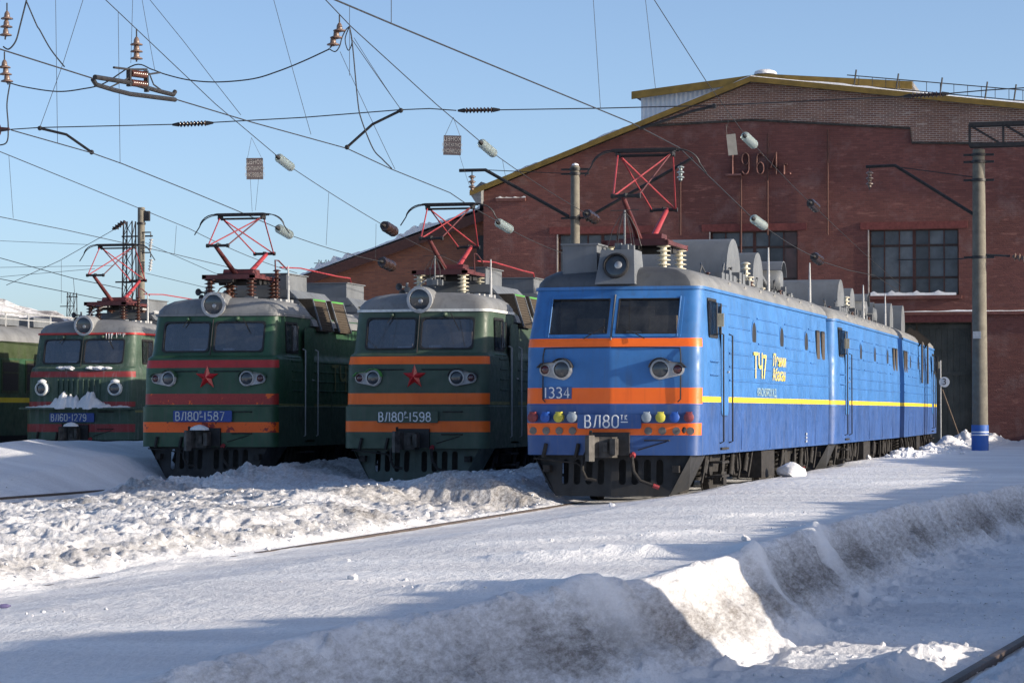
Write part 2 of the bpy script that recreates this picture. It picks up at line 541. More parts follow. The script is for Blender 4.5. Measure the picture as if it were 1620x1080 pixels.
def snow_mat(name, attr=True, clean=(.85, .855, .87)):
    m, t, N, L, B = new_mat(name)
    crust = (.70, .70, .72)
    dirtc = (.155, .140, .128)
    st = noise(N, L, .55, 5, .6, stretch=(.35, 1.6, 1))
    fine = noise(N, L, 34, 5, .7, stretch=(1, .5, 1.1))
    speck = noise(N, L, 110, 2, .6)
    col = mixc(N, L, ramp(N, L, st, [(.40, 0.0), (.66, 1.0)]), crust, clean)
    col = mixc(N, L, ramp(N, L, fine, [(.50, 0.0), (.80, .40)]), col, (.40, .40, .42))
    col = mixc(N, L, ramp(N, L, speck, [(.60, 0.0), (.72, .35)]), col, (.30, .30, .32))
    if attr:
        at = N.new("ShaderNodeAttribute"); at.attribute_name = "dirt"
        sep = N.new("ShaderNodeSeparateColor"); L.new(at.outputs["Color"], sep.inputs[0])
        dn = noise(N, L, 15.0, 8, .80, stretch=(1.2, .34, 1.3))
        # dirt shows where attribute + noise is high
        ad = N.new("ShaderNodeMath"); ad.operation = 'MULTIPLY_ADD'; ad.inputs[1].default_value = .9
        L.new(sep.outputs[0], ad.inputs[0]); L.new(dn, ad.inputs[2])
        col = mixc(N, L, ramp(N, L, ad.outputs[0], [(.60, 0.0), (1.10, .94)]), col, dirtc)
        col = mixc(N, L, sep.outputs[1], col, clean)
    L.new(col, B.inputs["Base Color"])
    B.inputs["Roughness"].default_value = .75
    B.inputs["Specular IOR Level"].default_value = .25
    hh = N.new("ShaderNodeMath"); hh.operation = 'MULTIPLY_ADD'; hh.inputs[1].default_value = .5
    L.new(fine, hh.inputs[0]); L.new(noise(N, L, 9, 6, .65, stretch=(1.1, .38, 1.3)), hh.inputs[2])
    bump(N, L, B, hh.outputs[0], .58, .05)
    return m
M['snow'] = snow_mat("yard_snow")
M['snow2'] = snow_mat("clean_snow", False)
M['hill'] = None
def hill_mat():
    m, t, N, L, B = new_mat("snow_over_waste")
    a = noise(N, L, .55, 8, .72, stretch=(1, 1, 2.2))
    b = noise(N, L, 2.2, 5, .7)
    c = mixc(N, L, ramp(N, L, a, [(.43, 0.0), (.55, 1.0)]), (.20, .18, .18), (.80, .79, .79))
    c = mixc(N, L, ramp(N, L, b, [(.6, 0.0), (.75, .6)]), c, (.28, .25, .24))
    L.new(c, B.inputs["Base Color"]); B.inputs["Roughness"].default_value = .85
    bump(N, L, B, a, .6, .4)
    return m
M['hill'] = hill_mat()

# ================================================================== terrain
def vnoise(x, y, seed=0):
    xi = np.floor(x).astype(np.int64); yi = np.floor(y).astype(np.int64)
    fx = x - xi; fy = y - yi
    fx = fx * fx * fx * (fx * (fx * 6 - 15) + 10); fy = fy * fy * fy * (fy * (fy * 6 - 15) + 10)
    def h(a, b):
        n = (a * 374761393 + b * 668265263 + seed * 1442695041) & 0x7fffffff
        n = ((n ^ (n >> 13)) * 1274126177) & 0x7fffffff
        n = ((n ^ (n >> 16)) * 1103515245) & 0x7fffffff
        return ((n >> 8) & 0xffff) / 65535.0
    a = h(xi, yi); b = h(xi + 1, yi); c = h(xi, yi + 1); d = h(xi + 1, yi + 1)
    return (a + (b - a) * fx) * (1 - fy) + (c + (d - c) * fx) * fy
def fbm(x, y, seed=0, octs=4, gain=.5):
    s = np.zeros_like(x); a = 1.0; t = 0
    for o in range(octs):
        s += a * (vnoise(x, y, seed + o * 17) - .5) * 2; t += a
        x = x * 2.03 + 3.1; y = y * 2.03 + 7.7; a *= gain
    return s / t
def ridged(x, y, seed=0, octs=4):
    s = np.zeros_like(x); a = 1.0; t = 0
    for o in range(octs):
        s += a * (1 - np.abs(vnoise(x, y, seed + o * 13) - .5) * 2); t += a
        x = x * 2.1 + 1.7; y = y * 2.1 + 4.2; a *= .5
    return s / t
def sstep(a, b, x):
    t = np.clip((x - a) / (b - a), 0, 1)
    return t * t * (3 - 2 * t)
def gauss(x, c, s): return np.exp(-((x - c) / s) ** 2)

LUMPS = []     # small white berms on the smooth platform: (x0,y0,x1,y1,width,height)
for (a, b, c, d, wd, hh) in [(800, 884, 1060, 872, .45, .11), (640, 930, 1010, 932, .40, .10), (700, 858, 1000, 850, .22, .045),
                             (1090, 820, 1330, 812, .30, .06), (1000, 852, 1110, 838, .25, .06), (1230, 834, 1330, 846, .25, .05),
                             (540, 915, 640, 912, .22, .035), (1060, 866, 1250, 880, .3, .06), (0, 962, 110, 964, .3, .03),
                             (545, 880, 640, 878, .2, .02), (1300, 735, 1480, 722, .9, .10), (1330, 770, 1620, 758, .5, .05)]:
    p, q = PZ(a, b, .30), PZ(c, d, .30)
    LUMPS.append((p.x, p.y, q.x, q.y, wd, hh))

def height(x, y):
    """snow height and dirt (0..1) over the yard"""
    wx = x + .35 * fbm(x * 1.3, y * 1.3, 301, 3); wy = y + .35 * fbm(x * 1.3, y * 1.3, 307, 3)
    def cells(f, sd):
        a = np.floor(wx * f); b = np.floor(wy * f)
        return vnoise(a + .001, b + .001, sd)
    blocks = cells(2.1, 311) * .6 + cells(4.7, 313) * .4
    rough1 = ridged(x * .9, y * .9, 5, 4)
    rough2 = ridged(x * 3.3, y * 3.3, 9, 3)
    soft = fbm(x * .22, y * .55, 2, 3)
    fine = fbm(x * 7, y * 7, 31, 3)
    e = np.interp(y, [-5, 12, 15, 18.5, 20.5, 24, 26, 30, 37, 47, 70, 110],
                  [-4.75, -4.7, -4.65, -4.35, -3.80, -3.72, -3.75, -3.65, -3.40, -2.35, -0.5, 3.0])
    e = e + .10 * fbm(y * .9, y * 0 + 3.3, 41, 3) + .05 * fbm(y * 1.7, x * 0, 43, 2)
    # --- across-track profile left of the platform
    near = np.interp(x, [-60, -40, -33, -31, -29.6, -27.8, -26.2, -24.0, -22.4, -21.7, -21.2, -20.0, -19.55, -18.7, -17.4, -16, -14.6, -13.2, -12.2, -11.4, -10.75, -10.25, -9.9, -8.8, -7.7, -6.4, -5],
                         [.8, .5, .35, .35, .30, .30, .35, .30, .22, .06, -.10, -.09, -.02, .05, .12, .15, .20, .31, .36, .32, .15, -.03, -.035, .07, .22, .28, .29])
    # behind the loco fronts the tracks themselves are lower
    far = np.interp(x, [-60, -40, -33, -31, -29.6, -27.8, -26.2, -24.6, -22.6, -21.7, -20.6, -19.2, -18.3, -17.2, -16, -14.6, -13.4, -12.4, -11.4, -10.6, -9.4, -8.2, -7.6, -6.6, -5],
                        [.9, .6, .5, .4, .30, .40, .80, .95, .60, .10, .02, .15, .50, .25, .03, .03, .34, .46, .28, .02, .0, .14, .29, .34, .34])
    fy = np.where(x > -12, sstep(43, 49, y), sstep(49, 57, y))
    fy = np.where(x < -21.6, sstep(46, 55, y), fy)
    z = near * (1 - fy) + far * fy
    z = z - .33 * sstep(-13.3, -12.3, x) * sstep(-10.3, -10.8, x) * sstep(35, 40, y) * sstep(45.2, 44.4, y)
    z = z + .09 * sstep(-13.2, -12.6, x) * sstep(-10.9, -11.5, x) * sstep(44.5, 45.3, y)
    # masks
    rough = sstep(-10.35, -10.9, x) * sstep(-19.5, -18.9, x) + sstep(-21.5, -22.2, x) * sstep(50, 44, y) * sstep(-30, -27, x)
    rough = np.clip(rough, 0, 1)
    drift = sstep(-21.4, -23, x) * sstep(48, 54, y)
    plat = sstep(-10.2, -8.6, x)
    z = z + rough * (.24 * (rough1 - .62) + .09 * (rough2 - .6) + .06 * (blocks - .5) + .012 * fine)
    # thrown-up chunks in front of the two green ploughs
    z = z + .26 * gauss(x, -18.2, .8) * gauss(y, 50.5, 3) * (.5 + rough2) + .22 * gauss(x, -19.0, .7) * gauss(y, 47.5, 1.6) * (.4 + rough2)
    z = z + .03 * gauss(x, -12.6, .9) * gauss(y, 45.5, 3.5) * (.5 + rough1)
    z = z + drift * .12 * fbm(x * .5, y * .35, 77, 3)
    z = z + plat * (.035 * soft + .006 * fine)
    # strip of dirty chunks beside the exposed rail
    z = z + gauss(x, -10.12, .45) * sstep(33, 27, y) * (.05 + .05 * fbm(y * .5, x * 2, 131, 3))
    rs = gauss(x, -10.55, .28) * sstep(47, 44, y)
    z = z + rs * (.10 * (rough2 - .35))
    # --- ploughed edge of the platform and the trench of the right-hand track
    t = (x - e) / (.80 + .25 * fbm(y * .7, y * 0, 51, 2))
    drop = sstep(-.02, .95, t) * .75 + .25 * sstep(.0, .35, t)
    lip = .05 * gauss(t, -.05, .25)
    edge_top = .30 + lip + .02 * soft
    floor = -.40 + .05 * rough2 + .04 * fbm(x * 1.5, y * 1.5, 61, 3)
    face_r = (.15 * (ridged(t * 1.9 + 5, y * 1.7, 71, 2) - .6) + .09 * (ridged(t * 4.0, y * 2.4, 73, 2) - .6)) * sstep(-.15, .12, t) * sstep(1.5, .9, t)
    cut = sstep(-.6, .1, t)
    z = z * (1 - cut) + cut * (edge_top * (1 - drop) + floor * drop + face_r)
    # bulge of the bank near the sunlit corner
    # right-hand rails keep a cleared groove, snow heaped beside them
    xr = -1.5 + (y - 18.85) * .089
    inr = sstep(.06, .12, np.abs(x - xr)) 
    z = np.where((t > 1.0) & (np.abs(x - xr) < .12), np.minimum(z, -.37), z)
    z = z + .14 * gauss(x, xr - .55, .22) * sstep(1.0, 1.2, t) * (.3 + rough2) * sstep(24, 20, y)
    z = z + .16 * gauss(x, xr + .45, .25) * sstep(1.0, 1.2, t) * (.3 + rough2)
    # --- added snow ridge past the right-hand track, unseen, notched crest shaped to shade the bank
    crest = np.interp(y, [-20, 11, 14.0, 16.5, 18.6, 19.7, 20.2, 21.9, 22.4, 23.2, 26, 35, 48, 60, 66, 100, 120],
                      [3.5, 3.38, 3.20, 3.00, 2.92, 2.86, 1.0, 1.1, 1.7, 2.70, 2.74, 2.70, 2.62, 2.85, 3.35, 3.5, 3.3])
    crest = crest + .30 * np.maximum(0, fbm(y * .45, y * 0 + 1.5, 81, 2)) + .16 * fbm(y * 1.7, y * 0 + 9.5, 83, 2)
    prof = np.where(x < 5.0, np.exp(-((x - 5.0) / 1.7) ** 2), np.maximum(np.exp(-((x - 5.0) / 1.9) ** 2), .28 * sstep(40, 12, x)))
    right = sstep(1.2, 2.2, x)
    z = z + right * ((crest + .3) * prof + .05 * (rough1 - .6) + .02 * (rough2 - .6))
    # --- heaps against the far wheels, the mast and the depot wall
    for (cx, cy, sx, sy, hh) in [(-7.1, 92, .5, 3.2, .42), (-7.0, 84, .4, 2.5, .25), (-6.9, 98.5, .9, 1.8, .50), (-7.0, 76, .35, 3, .12),
                                 (-3.2, 100, 1.8, 1.8, .55), (1.5, 101, 2.5, 2.2, .6), (-6.3, 101.5, .7, 1.4, .45)]:
        z = z + hh * gauss(x, cx, sx) * gauss(y, cy, sy) * (.55 + .7 * rough2)
    white = np.zeros_like(x)
    for (x0, y0, x1, y1, wd, hh) in LUMPS:
        dx, dy = x1 - x0, y1 - y0; ln = math.hypot(dx, dy)
        u = ((x - x0) * dx + (y - y0) * dy) / ln; v = ((x - x0) * (-dy) + (y - y0) * dx) / ln
        v = v + .18 * fbm(u * 1.2, u * 0 + y0, 91, 2)
        g = np.exp(-(v / wd) ** 2) * sstep(-.3, .4, u) * sstep(ln + .3, ln - .4, u)
        z = z + g * hh * (.25 + .45 * rough1 + .35 * rough2)
        white = np.maximum(white, g)
    # dirt
    d = .46 * gauss(t, .42, .28) * (t > -.3) * (.85 + .35 * fbm(x * .7, y * .7, 101, 2)) + .10 * gauss(t, .1, .3)
    d = d + .05 * sstep(.9, 1.3, t) * (x < 2)
    d = d + rough * (.20 + .35 * np.maximum(0, fbm(x * .55, y * .45, 103, 3))) + .24 * gauss(x, -10.55, .3) * sstep(47, 44, y)
    d = d + .06 * gauss(x, -12.4, .9) * sstep(44, 46, y)
    d = d + .40 * gauss(x, -20.6, .9) * (1 - fy) * .6
    d = d + .25 * ((x < -10.3) & (x > -18.9)) * gauss(y, 43, 2.0) * .3
    return z, np.clip(d, 0, 1), np.clip(white, 0, 1)

def make_ground():
    D = list(5.0 * (13.5 / 5.0) ** (np.arange(90) / 90.0)) + list(13.5 * (48 / 13.5) ** (np.arange(560) / 560.0)) + list(48 * (112.0 / 48) ** (np.arange(230) / 229.0)) + list(112.0 * (3500 / 112.0) ** (np.arange(1, 26) / 25.0))
    tu = np.concatenate([np.linspace(-3.5, -.9, 14, endpoint=False), np.linspace(-.9, -.235, 50, endpoint=False),
                         np.linspace(-.235, .235, 720, endpoint=False), np.linspace(.235, 1.1, 170, endpoint=False), np.linspace(1.1, 5, 24)])
    D = np.array(D)
    dd, uu = np.meshgrid(D, tu, indexing='ij')
    xc = dd * uu
    cy, sy = math.cos(R(YAW)), math.sin(R(YAW))
    x = xc * cy - dd * sy; y = dd * cy + xc * sy
    z, d, wh = height(x, y)
    farf = sstep(112, 180, dd)
    z = z * (1 - farf) + .25 * farf
    nr, nc = dd.shape
    me = bpy.data.meshes.new("snow_ground")
    co = np.stack([x, y, z], -1).reshape(-1, 3).astype(np.float32)
    idx = np.arange(nr * nc).reshape(nr, nc)
    quads = np.stack([idx[:-1, :-1], idx[:-1, 1:], idx[1:, 1:], idx[1:, :-1]], -1).reshape(-1, 4)
    nq = len(quads)
    me.vertices.add(nr * nc); me.vertices.foreach_set("co", co.ravel())
    me.loops.add(nq * 4); me.loops.foreach_set("vertex_index", quads.ravel().astype(np.int32))
    me.polygons.add(nq); me.polygons.foreach_set("loop_start", np.arange(0, nq * 4, 4, dtype=np.int32))
    me.polygons.foreach_set("use_smooth", np.ones(nq, dtype=bool))
    ca = me.color_attributes.new("dirt", 'FLOAT_COLOR', 'POINT')
    col = np.zeros((nr * nc, 4), np.float32); col[:, 0] = d.ravel(); col[:, 1] = wh.ravel() * .9; col[:, 3] = 1
    ca.data.foreach_set("color", col.ravel())
    me.update(calc_edges=True); me.validate()
    me.materials.append(M['snow'])
    o = link("snow_ground", me)
    tag(o, "trampled and ploughed snow covering the rail yard", None, None, "structure")
make_ground()
g = MB().box(-4000, 4000, -4000, 4000, -3.0, -.75).build("ground", M['snow2'], None, 0)
tag(g, "flat snowy ground under the yard", None, None, "structure")

# ------------------------------------------------------------------ rails
RAIL = [(-.075, -.18), (.075, -.18), (.075, -.165), (.012, -.14), (.012, -.045), (.036, -.035), (.036, -.004), (.028, 0), (-.028, 0), (-.036, -.004), (-.036, -.035), (-.012, -.045), (-.012, -.14), (-.075, -.165)]
def track(xs, label, z=0.0):
    """xs: list of (x, y) of the track centre"""
    e = empty("railway_track", (xs[0][0], xs[0][1], z)); tag(e, label, None, None, "structure")
    o = Vector((xs[0][0], xs[0][1], 0))
    for s in (-1, 1):
        mb = MB()
        n = len(RAIL)
        v = []
        for (x, y) in xs:
            for (a, b) in RAIL: v.append((x - o.x + s * .78 + a, y - o.y, b))
        f = []
        for i in range(len(xs) - 1):
            for j in range(n):
                j2 = (j + 1) % n
                f.append((i * n + j, i * n + j2, (i + 1) * n + j2, (i + 1) * n + j))
        f += [tuple(range(n)), tuple((len(xs) - 1) * n + j for j in range(n))]
        mb.add(v, f); mb.build("rail", M['rail'], e, 30)
track([(-9.36, 4), (-9.36, 45), (-9.1, 62), (-8.98, 70), (-9.0, 80), (-9.36, 98), (-9.36, 104)], "railway track under the blue locomotive, its far rail bare of snow")
track([(-15.4, 20), (-15.4, 104)], "railway track under the middle green locomotive, buried in snow")
track([(-20.6, 20), (-20.6, 104)], "railway track under the left green locomotive, near rail bare")
track([(-29.12, 30), (-29.12, 104)], "railway track under the snow-crusted far left locomotive")
track([(-1.5 + .78 - .089 * 14, 4.85), (-1.5 + .78, 18.85), (-1.5 + .78 + .089 * 40, 58.85)], "railway track in the cleared trench at lower right", -.30)

# ------------------------------------------------------------------ loose snow
def chunk_mesh(seed, n=2, rough=.28):
    bm = bmesh.new(); bmesh.ops.create_icosphere(bm, subdivisions=n, radius=1)
    rnd = random.Random(seed)
    offs = [Vector((rnd.uniform(-1, 1), rnd.uniform(-1, 1), rnd.uniform(-.6, 1))).normalized() for _ in range(12)]
    amp = [rnd.uniform(.45, .85) for _ in range(12)]
    for v in bm.verts:
        for o_, a in zip(offs, amp):
            d = v.co.dot(o_)
            if d > a: v.co -= o_ * (d - a)
        v.co *= 1 + rnd.uniform(-rough, rough) * .25
    me = bpy.data.meshes.new("snow_chunk"); bm.to_mesh(me); bm.free()
    me.materials.append(M['snow2'])
    me.polygons.foreach_set("use_smooth", [True] * len(me.polygons)); me.set_sharp_from_angle(angle=R(50))
    return me
def zg(x, y):
    return float(height(np.array([[x]]), np.array([[y]]))[0][0, 0])
def chunk(px, py, r, label, seed, zz=.3, sq=(1, 1, .8)):
    p = PZ(px, py, zz)
    z = zg(p.x, p.y)
    o = link("snow_chunk", chunk_mesh(seed, 3), None, (p.x, p.y, z + r * sq[2] * .45), (0, 0, seed), (r * sq[0], r * sq[1], r * sq[2]))
    tag(o, label, "snow chunk", "loose chunks of snow")
chunk(1252, 752, .26, "large pale lump of snow beside the blue locomotive's wheels", 3, .33, (1.2, 1, .95))
chunk(1180, 855, .06, "small snow lump on the smooth snow right of the white berm", 5)
chunk(558, 914, .05, "small snow lump alone on the smooth snow at lower left", 8)
chunk(967, 789, .06, "snow lump at the foot of the blue locomotive's plough", 12, .2)
# small crumbs: nobody could count them
def crumbs():
    rnd = random.Random(4)
    mb = MB()
    base = bmesh.new(); bmesh.ops.create_icosphere(base, subdivisions=1, radius=1)
    bv = [v.co.copy() for v in base.verts]; bf = [[v.index for v in f.verts] for f in base.faces]; base.free()
    spots = []
    for _ in range(420):
        spots.append((rnd.uniform(-19, -10.7), rnd.uniform(30, 53), rnd.uniform(.012, .045)))
    for _ in range(160):
        y = rnd.uniform(17, 46); spots.append((-10.5 + rnd.gauss(0, .2), y, rnd.uniform(.012, .04)))
    for _ in range(70):
        x0, y0, x1, y1, wd, hh = rnd.choice(LUMPS); t = rnd.random()
        spots.append((x0 + (x1 - x0) * t + rnd.gauss(0, .2), y0 + (y1 - y0) * t + rnd.gauss(0, wd * .8), rnd.uniform(.005, .022)))
    for _ in range(420):
        spots.append((rnd.uniform(-3.0, -.4), rnd.uniform(15, 40), rnd.uniform(.008, .03)))
    for _ in range(160):
        spots.append((rnd.uniform(-26, -22), rnd.uniform(38, 49), rnd.uniform(.02, .07)))
    for _ in range(120):
        spots.append((rnd.gauss(-6.95, .35), rnd.uniform(70, 101), rnd.uniform(.04, .12)))
    A = np.array([[s[0] for s in spots]]); Bq = np.array([[s[1] for s in spots]])
    Z = height(A, Bq)[0][0]
    for (x, y, r), z in zip(spots, Z):
        a = rnd.uniform(0, 6.28); c, s = math.cos(a), math.sin(a)
        k = [rnd.uniform(.6, 1.3) for _ in range(3)]
        vs = []
        for v in bv:
            j = rnd.uniform(.7, 1.15)
            X, Y, Zz = v.x * r * k[0] * j, v.y * r * k[1] * j, v.z * r * k[2] * .8 * j
            vs.append((x + X * c - Y * s, y + X * s + Y * c, z + Zz + r * .25))
        mb.add(vs, bf)
    o = mb.build("snow_crumbs", M['snow2'], None, 0, fix=False)
    tag(o, "crumbs of broken snow scattered over the rough banks", "snow", None, "stuff")
crumbs()
# bit of litter at the far left
lp = PZ(8, 939, .30)
mb = MB(); mb.lathe([(.010, 0), (.016, .006), (.017, .05), (.010, .065), (.006, .072), (.006, .08)], (0, 0, 0), (1, .25, .06), 10)
lm = plain("purple_litter", (.14, .12, .24), .4)
o = mb.build("litter_bottle", lm, None, 40, loc=(lp.x - .04, lp.y, zg(lp.x, lp.y) + .03))
tag(o, "small purple bottle lying on the snow at the left edge", "litter")

# snow-covered waste heap behind the left track
def heap(name, cx, cy, rx, ry, h, seed, label):
    n = 70
    v, f = [], []
    for i in range(n):
        for j in range(n):
            u, w_ = -1 + 2 * i / (n - 1), -1 + 2 * j / (n - 1)
            x, y = cx + u * rx, cy + w_ * ry
            rr = math.sqrt(u * u + w_ * w_)
            k = max(0, 1 - rr ** 1.6)
            v.append((x - cx, y - cy, k * h))
    A = np.array([[p[0] + cx for p in v]]); B_ = np.array([[p[1] + cy for p in v]])
    nz = fbm(A * .18, B_ * .18, seed, 4)[0] * .9 + (ridged(A * .6, B_ * .6, seed + 3, 4)[0] - .6) * .9
    v = [(p[0], p[1], max(-.6, p[2] + nz[i] * min(1, p[2] / 1.2))) for i, p in enumerate(v)]
    for i in range(n - 1):
        for j in range(n - 1):
            f.append((i * n + j, (i + 1) * n + j, (i + 1) * n + j + 1, i * n + j + 1))
    mb = MB(); mb.add(v, f)
    o = mb.build(name, M['hill'], None, 60, fix=False, loc=(cx, cy, 0))
    tag(o, label, None, None, "structure")
heap("snow_hill", -70, 128, 27, 16, 9.6, 200, "high waste heap crusted with dirty snow behind the left locomotive")
heap("snow_hill", -44, 150, 28, 18, 6.6, 230, "lower snowy heap trailing off to the right behind the left locomotive")

# ================================================================== depot building
DY = 105.0
DX = -16.0
dep = empty("brick_depot", (DX, DY, 0), 0, "long red brick locomotive depot with ochre gable edge and the year 1964", "building")
def W(px, py, Y=DY):
    p = PY(px, py, Y); return (p.x - DX, p.z)
wl = -27.0 - DX
wr = 12.0 - DX
rid = W(1190, 131); ev = W(773, 300); re_ = W(1620, 174)
sl = (re_[1] - rid[1]) / (re_[0] - rid[0])
top_r = (wr, rid[1] + sl * (wr - rid[0]))
jl = W(1020, 206)
slL = (rid[1] - ev[1]) / (rid[0] - ev[0])
jl = (jl[0], ev[1] + slL * (jl[0] - ev[0]))
j1, j2, j3, j4 = W(1190, 190), W(1440, 203), W(1443, 226), W(1620, 228)
lower = [(wl, -1), (wr, -1), (wr, j4[1] - .05), j4, j3, j2, j1, jl, (wl, ev[1] + slL * (wl - ev[0]))]
wins = []
for (a, b, c, d) in [(883, 371, 1021, 473), (1124, 367, 1262, 469), (1375, 364, 1517, 466)]:
    p, q = W(a, b), W(c, d)
    wins.append((p[0], q[0], q[1], p[1]))
gx0, gx1, gz1 = -11.5 - DX, -7.16 - DX, 5.15
holes = [[(x0, z0), (x1, z0), (x1, z1), (x0, z1)] for (x0, x1, z0, z1) in wins] + [[(gx0, -.5), (gx1, -.5), (gx1, gz1), (gx0, gz1)]]
plate("wall", lower, holes, .45, M['brick_red'], dep)
o = plate("gable_wall", [jl, j1, j2, j3, j4, (wr, j4[1] - .05), top_r, rid], [], .40, M['brick_raw'], dep, off=-.035)
# crumbly dark joint between old wall and raised gable
mb = MB()
mb.tube([(p[0], -.045, p[1]) for p in (jl, j1, j2, j3, j4)], .05, 6, 0)
mb.build("joint_strip", plain("dark_mortar", (.05, .045, .04), .9, 0, .5, 8), dep, 40)
# side wall and inside darkness
MB().box(wl, wl + .4, .45, 45, -1, ev[1] - .1).build("side_wall", M['brick_red'], dep, 0)
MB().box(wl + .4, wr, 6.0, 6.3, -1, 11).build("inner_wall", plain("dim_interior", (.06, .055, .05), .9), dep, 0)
# roof slabs
ov = W(748, 306)
th = .09
mb = MB()
mb.prism([(ov[0], ev[1] + slL * (ov[0] - ev[0]) + .10), (rid[0], rid[1] + .10), (rid[0], rid[1] + .10 + th), (ov[0], ev[1] + slL * (ov[0] - ev[0]) + .10 + th)], 'y', -.45, 45)
mb.prism([(rid[0], rid[1] + .10), (top_r[0] + .5, top_r[1] + .10), (top_r[0] + .5, top_r[1] + .10 + th), (rid[0], rid[1] + .10 + th)], 'y', -.45, 45)
mb.build("roof", plain("roof_sheet", (.20, .20, .21), .7), dep, 0)
for (p, q, nm) in ((ov, rid, 'l'), (rid, top_r, 'r')):
    a = (p[0], (ev[1] + slL * (p[0] - ev[0]) if nm == 'l' else p[1]) - .02); b = (q[0], q[1] - .02)
    MB().prism([a, b, (b[0], b[1] + .22), (a[0], a[1] + .22)], 'y', -.52, -.46).build("fascia", M['fascia'], dep, 0)
# eaves box at the left corner
e0 = (ov[0], ev[1] + slL * (ov[0] - ev[0]))
MB().prism([(e0[0] - .05, e0[1] + .1), (wl, e0[1] + .55), (wl, e0[1] - .35), (e0[0] + .25, e0[1] - .35)], 'y', -.40, 44).build("eaves_box", plain("eaves_grey", (.16, .17, .18), .7), dep, 0)
# snow lying on the roof
def roof_snow(p, q, name, parent, y0, y1, hmin, hmax, seed, n=60):
    rnd = random.Random(seed)
    pts = []
    for i in range(n + 1):
        t = i / n
        x = p[0] + (q[0] - p[0]) * t; z = p[1] + (q[1] - p[1]) * t
        pts.append((x, z, hmin + (hmax - hmin) * rnd.random() * (.5 + .5 * math.sin(t * 23 + seed))))
    mb = MB()
    v, f = [], []
    for (x, z, h) in pts:
        v += [(x, y0, z), (x, y0 + .05, z + h), (x, y1, z + h * .8), (x, y1, z)]
    for i in range(n):
        for j in range(3):
            f.append((i * 4 + j, (i + 1) * 4 + j, (i + 1) * 4 + j + 1, i * 4 + j + 1))
    mb.add(v, f)
    return mb.build(name, M['snow2'], parent, 50)
a = (ov[0], e0[1] + .10 + th + .004); b = (rid[0], rid[1] + .10 + th + .004); c = (top_r[0], top_r[1] + .10 + th + .004)
roof_snow(a, b, "roof_snow", dep, -.40, 12, .02, .12, 3)
roof_snow(b, c, "roof_snow", dep, -.40, 12, .05, .14, 4)

# windows: mullions and every pane a piece of its own
pane_mats = [plain("dusty_pane_%d" % i, c, .25, 0, .35, 1.5) for i, c in enumerate([(.085, .095, .105), (.055, .062, .070), (.12, .13, .14), (.09, .045, .04)])]
for wi, (x0, x1, z0, z1) in enumerate(wins):
    we = empty("window", (x0, 0, z0), parent=dep)
    Wd, Hd = x1 - x0, z1 - z0
    rows = [0, .27 * Hd, .76 * Hd, Hd]; cols = [Wd * k / 6 for k in range(7)]
    rnd = random.Random(20 + wi)
    for r_ in range(3):
        for k in range(6):
            mb = MB().box(cols[k] + .02, cols[k + 1] - .02, .235 + rnd.uniform(-.006, .006), .255, rows[r_] + .025, rows[r_ + 1] - .025)
            mi = rnd.choice([0, 0, 1, 1, 2, 3 if k in (0, 5) else 1])
            mb.build("pane", pane_mats[mi], we, 0)
    mb = MB()
    for zz in rows: mb.box(0, Wd, .19, .27, max(0, zz - .045), min(Hd, zz + .045))
    mb.build("transom", plain("window_frame_dark", (.045, .028, .024), .8), we, 0)
    for k, xx in enumerate(cols):
        h = .06 if k in (0, 3, 6) else .022
        MB().box(max(0, xx - h), min(Wd, xx + h), .186, .266, .002, Hd - .002).build("mullion", M['fascia_brown'], we, 0)
    MB().box(-.12, Wd + .12, -.14, .18, -.16, -.02).build("sill", M['brick_red'], we, 0)
    MB().box(-.35, Wd + .35, -.05, -.004, Hd + .02, Hd + .30).build("lintel", plain("lintel_paint", (.17, .045, .038), .85), we, 0)
    MB().box(-.05, .0, -.03, .16, 0, Hd).build("jamb", plain("pale_jamb", (.50, .42, .36), .85), we, 0)
    roof_snow((.05, -.018), (Wd - .1, -.018), "sill_snow", we, -.13, .16, .10, .22, 6 + wi, 24)
# string course with snow, iron brackets, pipes, year digits
p, q = W(1398, 494), W(1620, 492)
zc = p[1]
MB().box(gx0 - 1.2, wr, -.16, -.004, zc - .12, zc).build("string_course", M['brick_red'], dep, 0)
roof_snow((gx0 - 1.1, zc + .003), (wr - .1, zc + .003), "ledge_snow", dep, -.15, -.01, .02, .10, 9, 60)
p = W(785, 314); q = W(832, 312)
MB().box(p[0], q[0], -.12, -.004, p[1] - .12, p[1]).build("broken_ledge", M['brick_red'], dep, 0)
roof_snow((p[0], p[1] + .003), (q[0], p[1] + .003), "ledge_snow", dep, -.11, -.01, .02, .09, 11, 14)
MB().box(gx0 - .5, gx1 + .5, -.10, -.004, gz1, gz1 + .32).build("gate_lintel", plain("lintel_paint2", (.13, .036, .032), .85), dep, 0)
for (px, y0, y1) in ((1173, 270, 420), (1215, 212, 372), (1310, 205, 372), (1077, 285, 372)):
    p, q = W(px, y0), W(px, y1)
    MB().tube([(p[0], -.10, p[1]), (q[0], -.10, q[1])], .035, 8).build("conduit", M['fascia_brown'], dep, 40)
dm = plain("year_digit_paint", (.115, .052, .046), .85, 0, .8, 2)
for (ch, px, py0, py1, sx) in (('1', 1157, 276, 245, 1), ('9', 1173.5, 276, 243, 1), ('6', 1197, 276, 243, 1), ('4', 1219, 276, 242, 1), ('г', 1240, 276, 250, .9), ('.', 1249, 276, 250, 1)):
    p, q = W(px, py0), W(px, py1)
    mb = MB(); stroke_text(mb, ch, p[0], p[1], q[1] - p[1], -.10, .075, m=0, depth=2.2, sx=.80 * sx)
    if ch == '1': mb.box(p[0] - .22, p[0] + .42, -.16, -.02, p[1] - .06, p[1] + .02)
    mb.build("year_digit", dm, dep, 40)
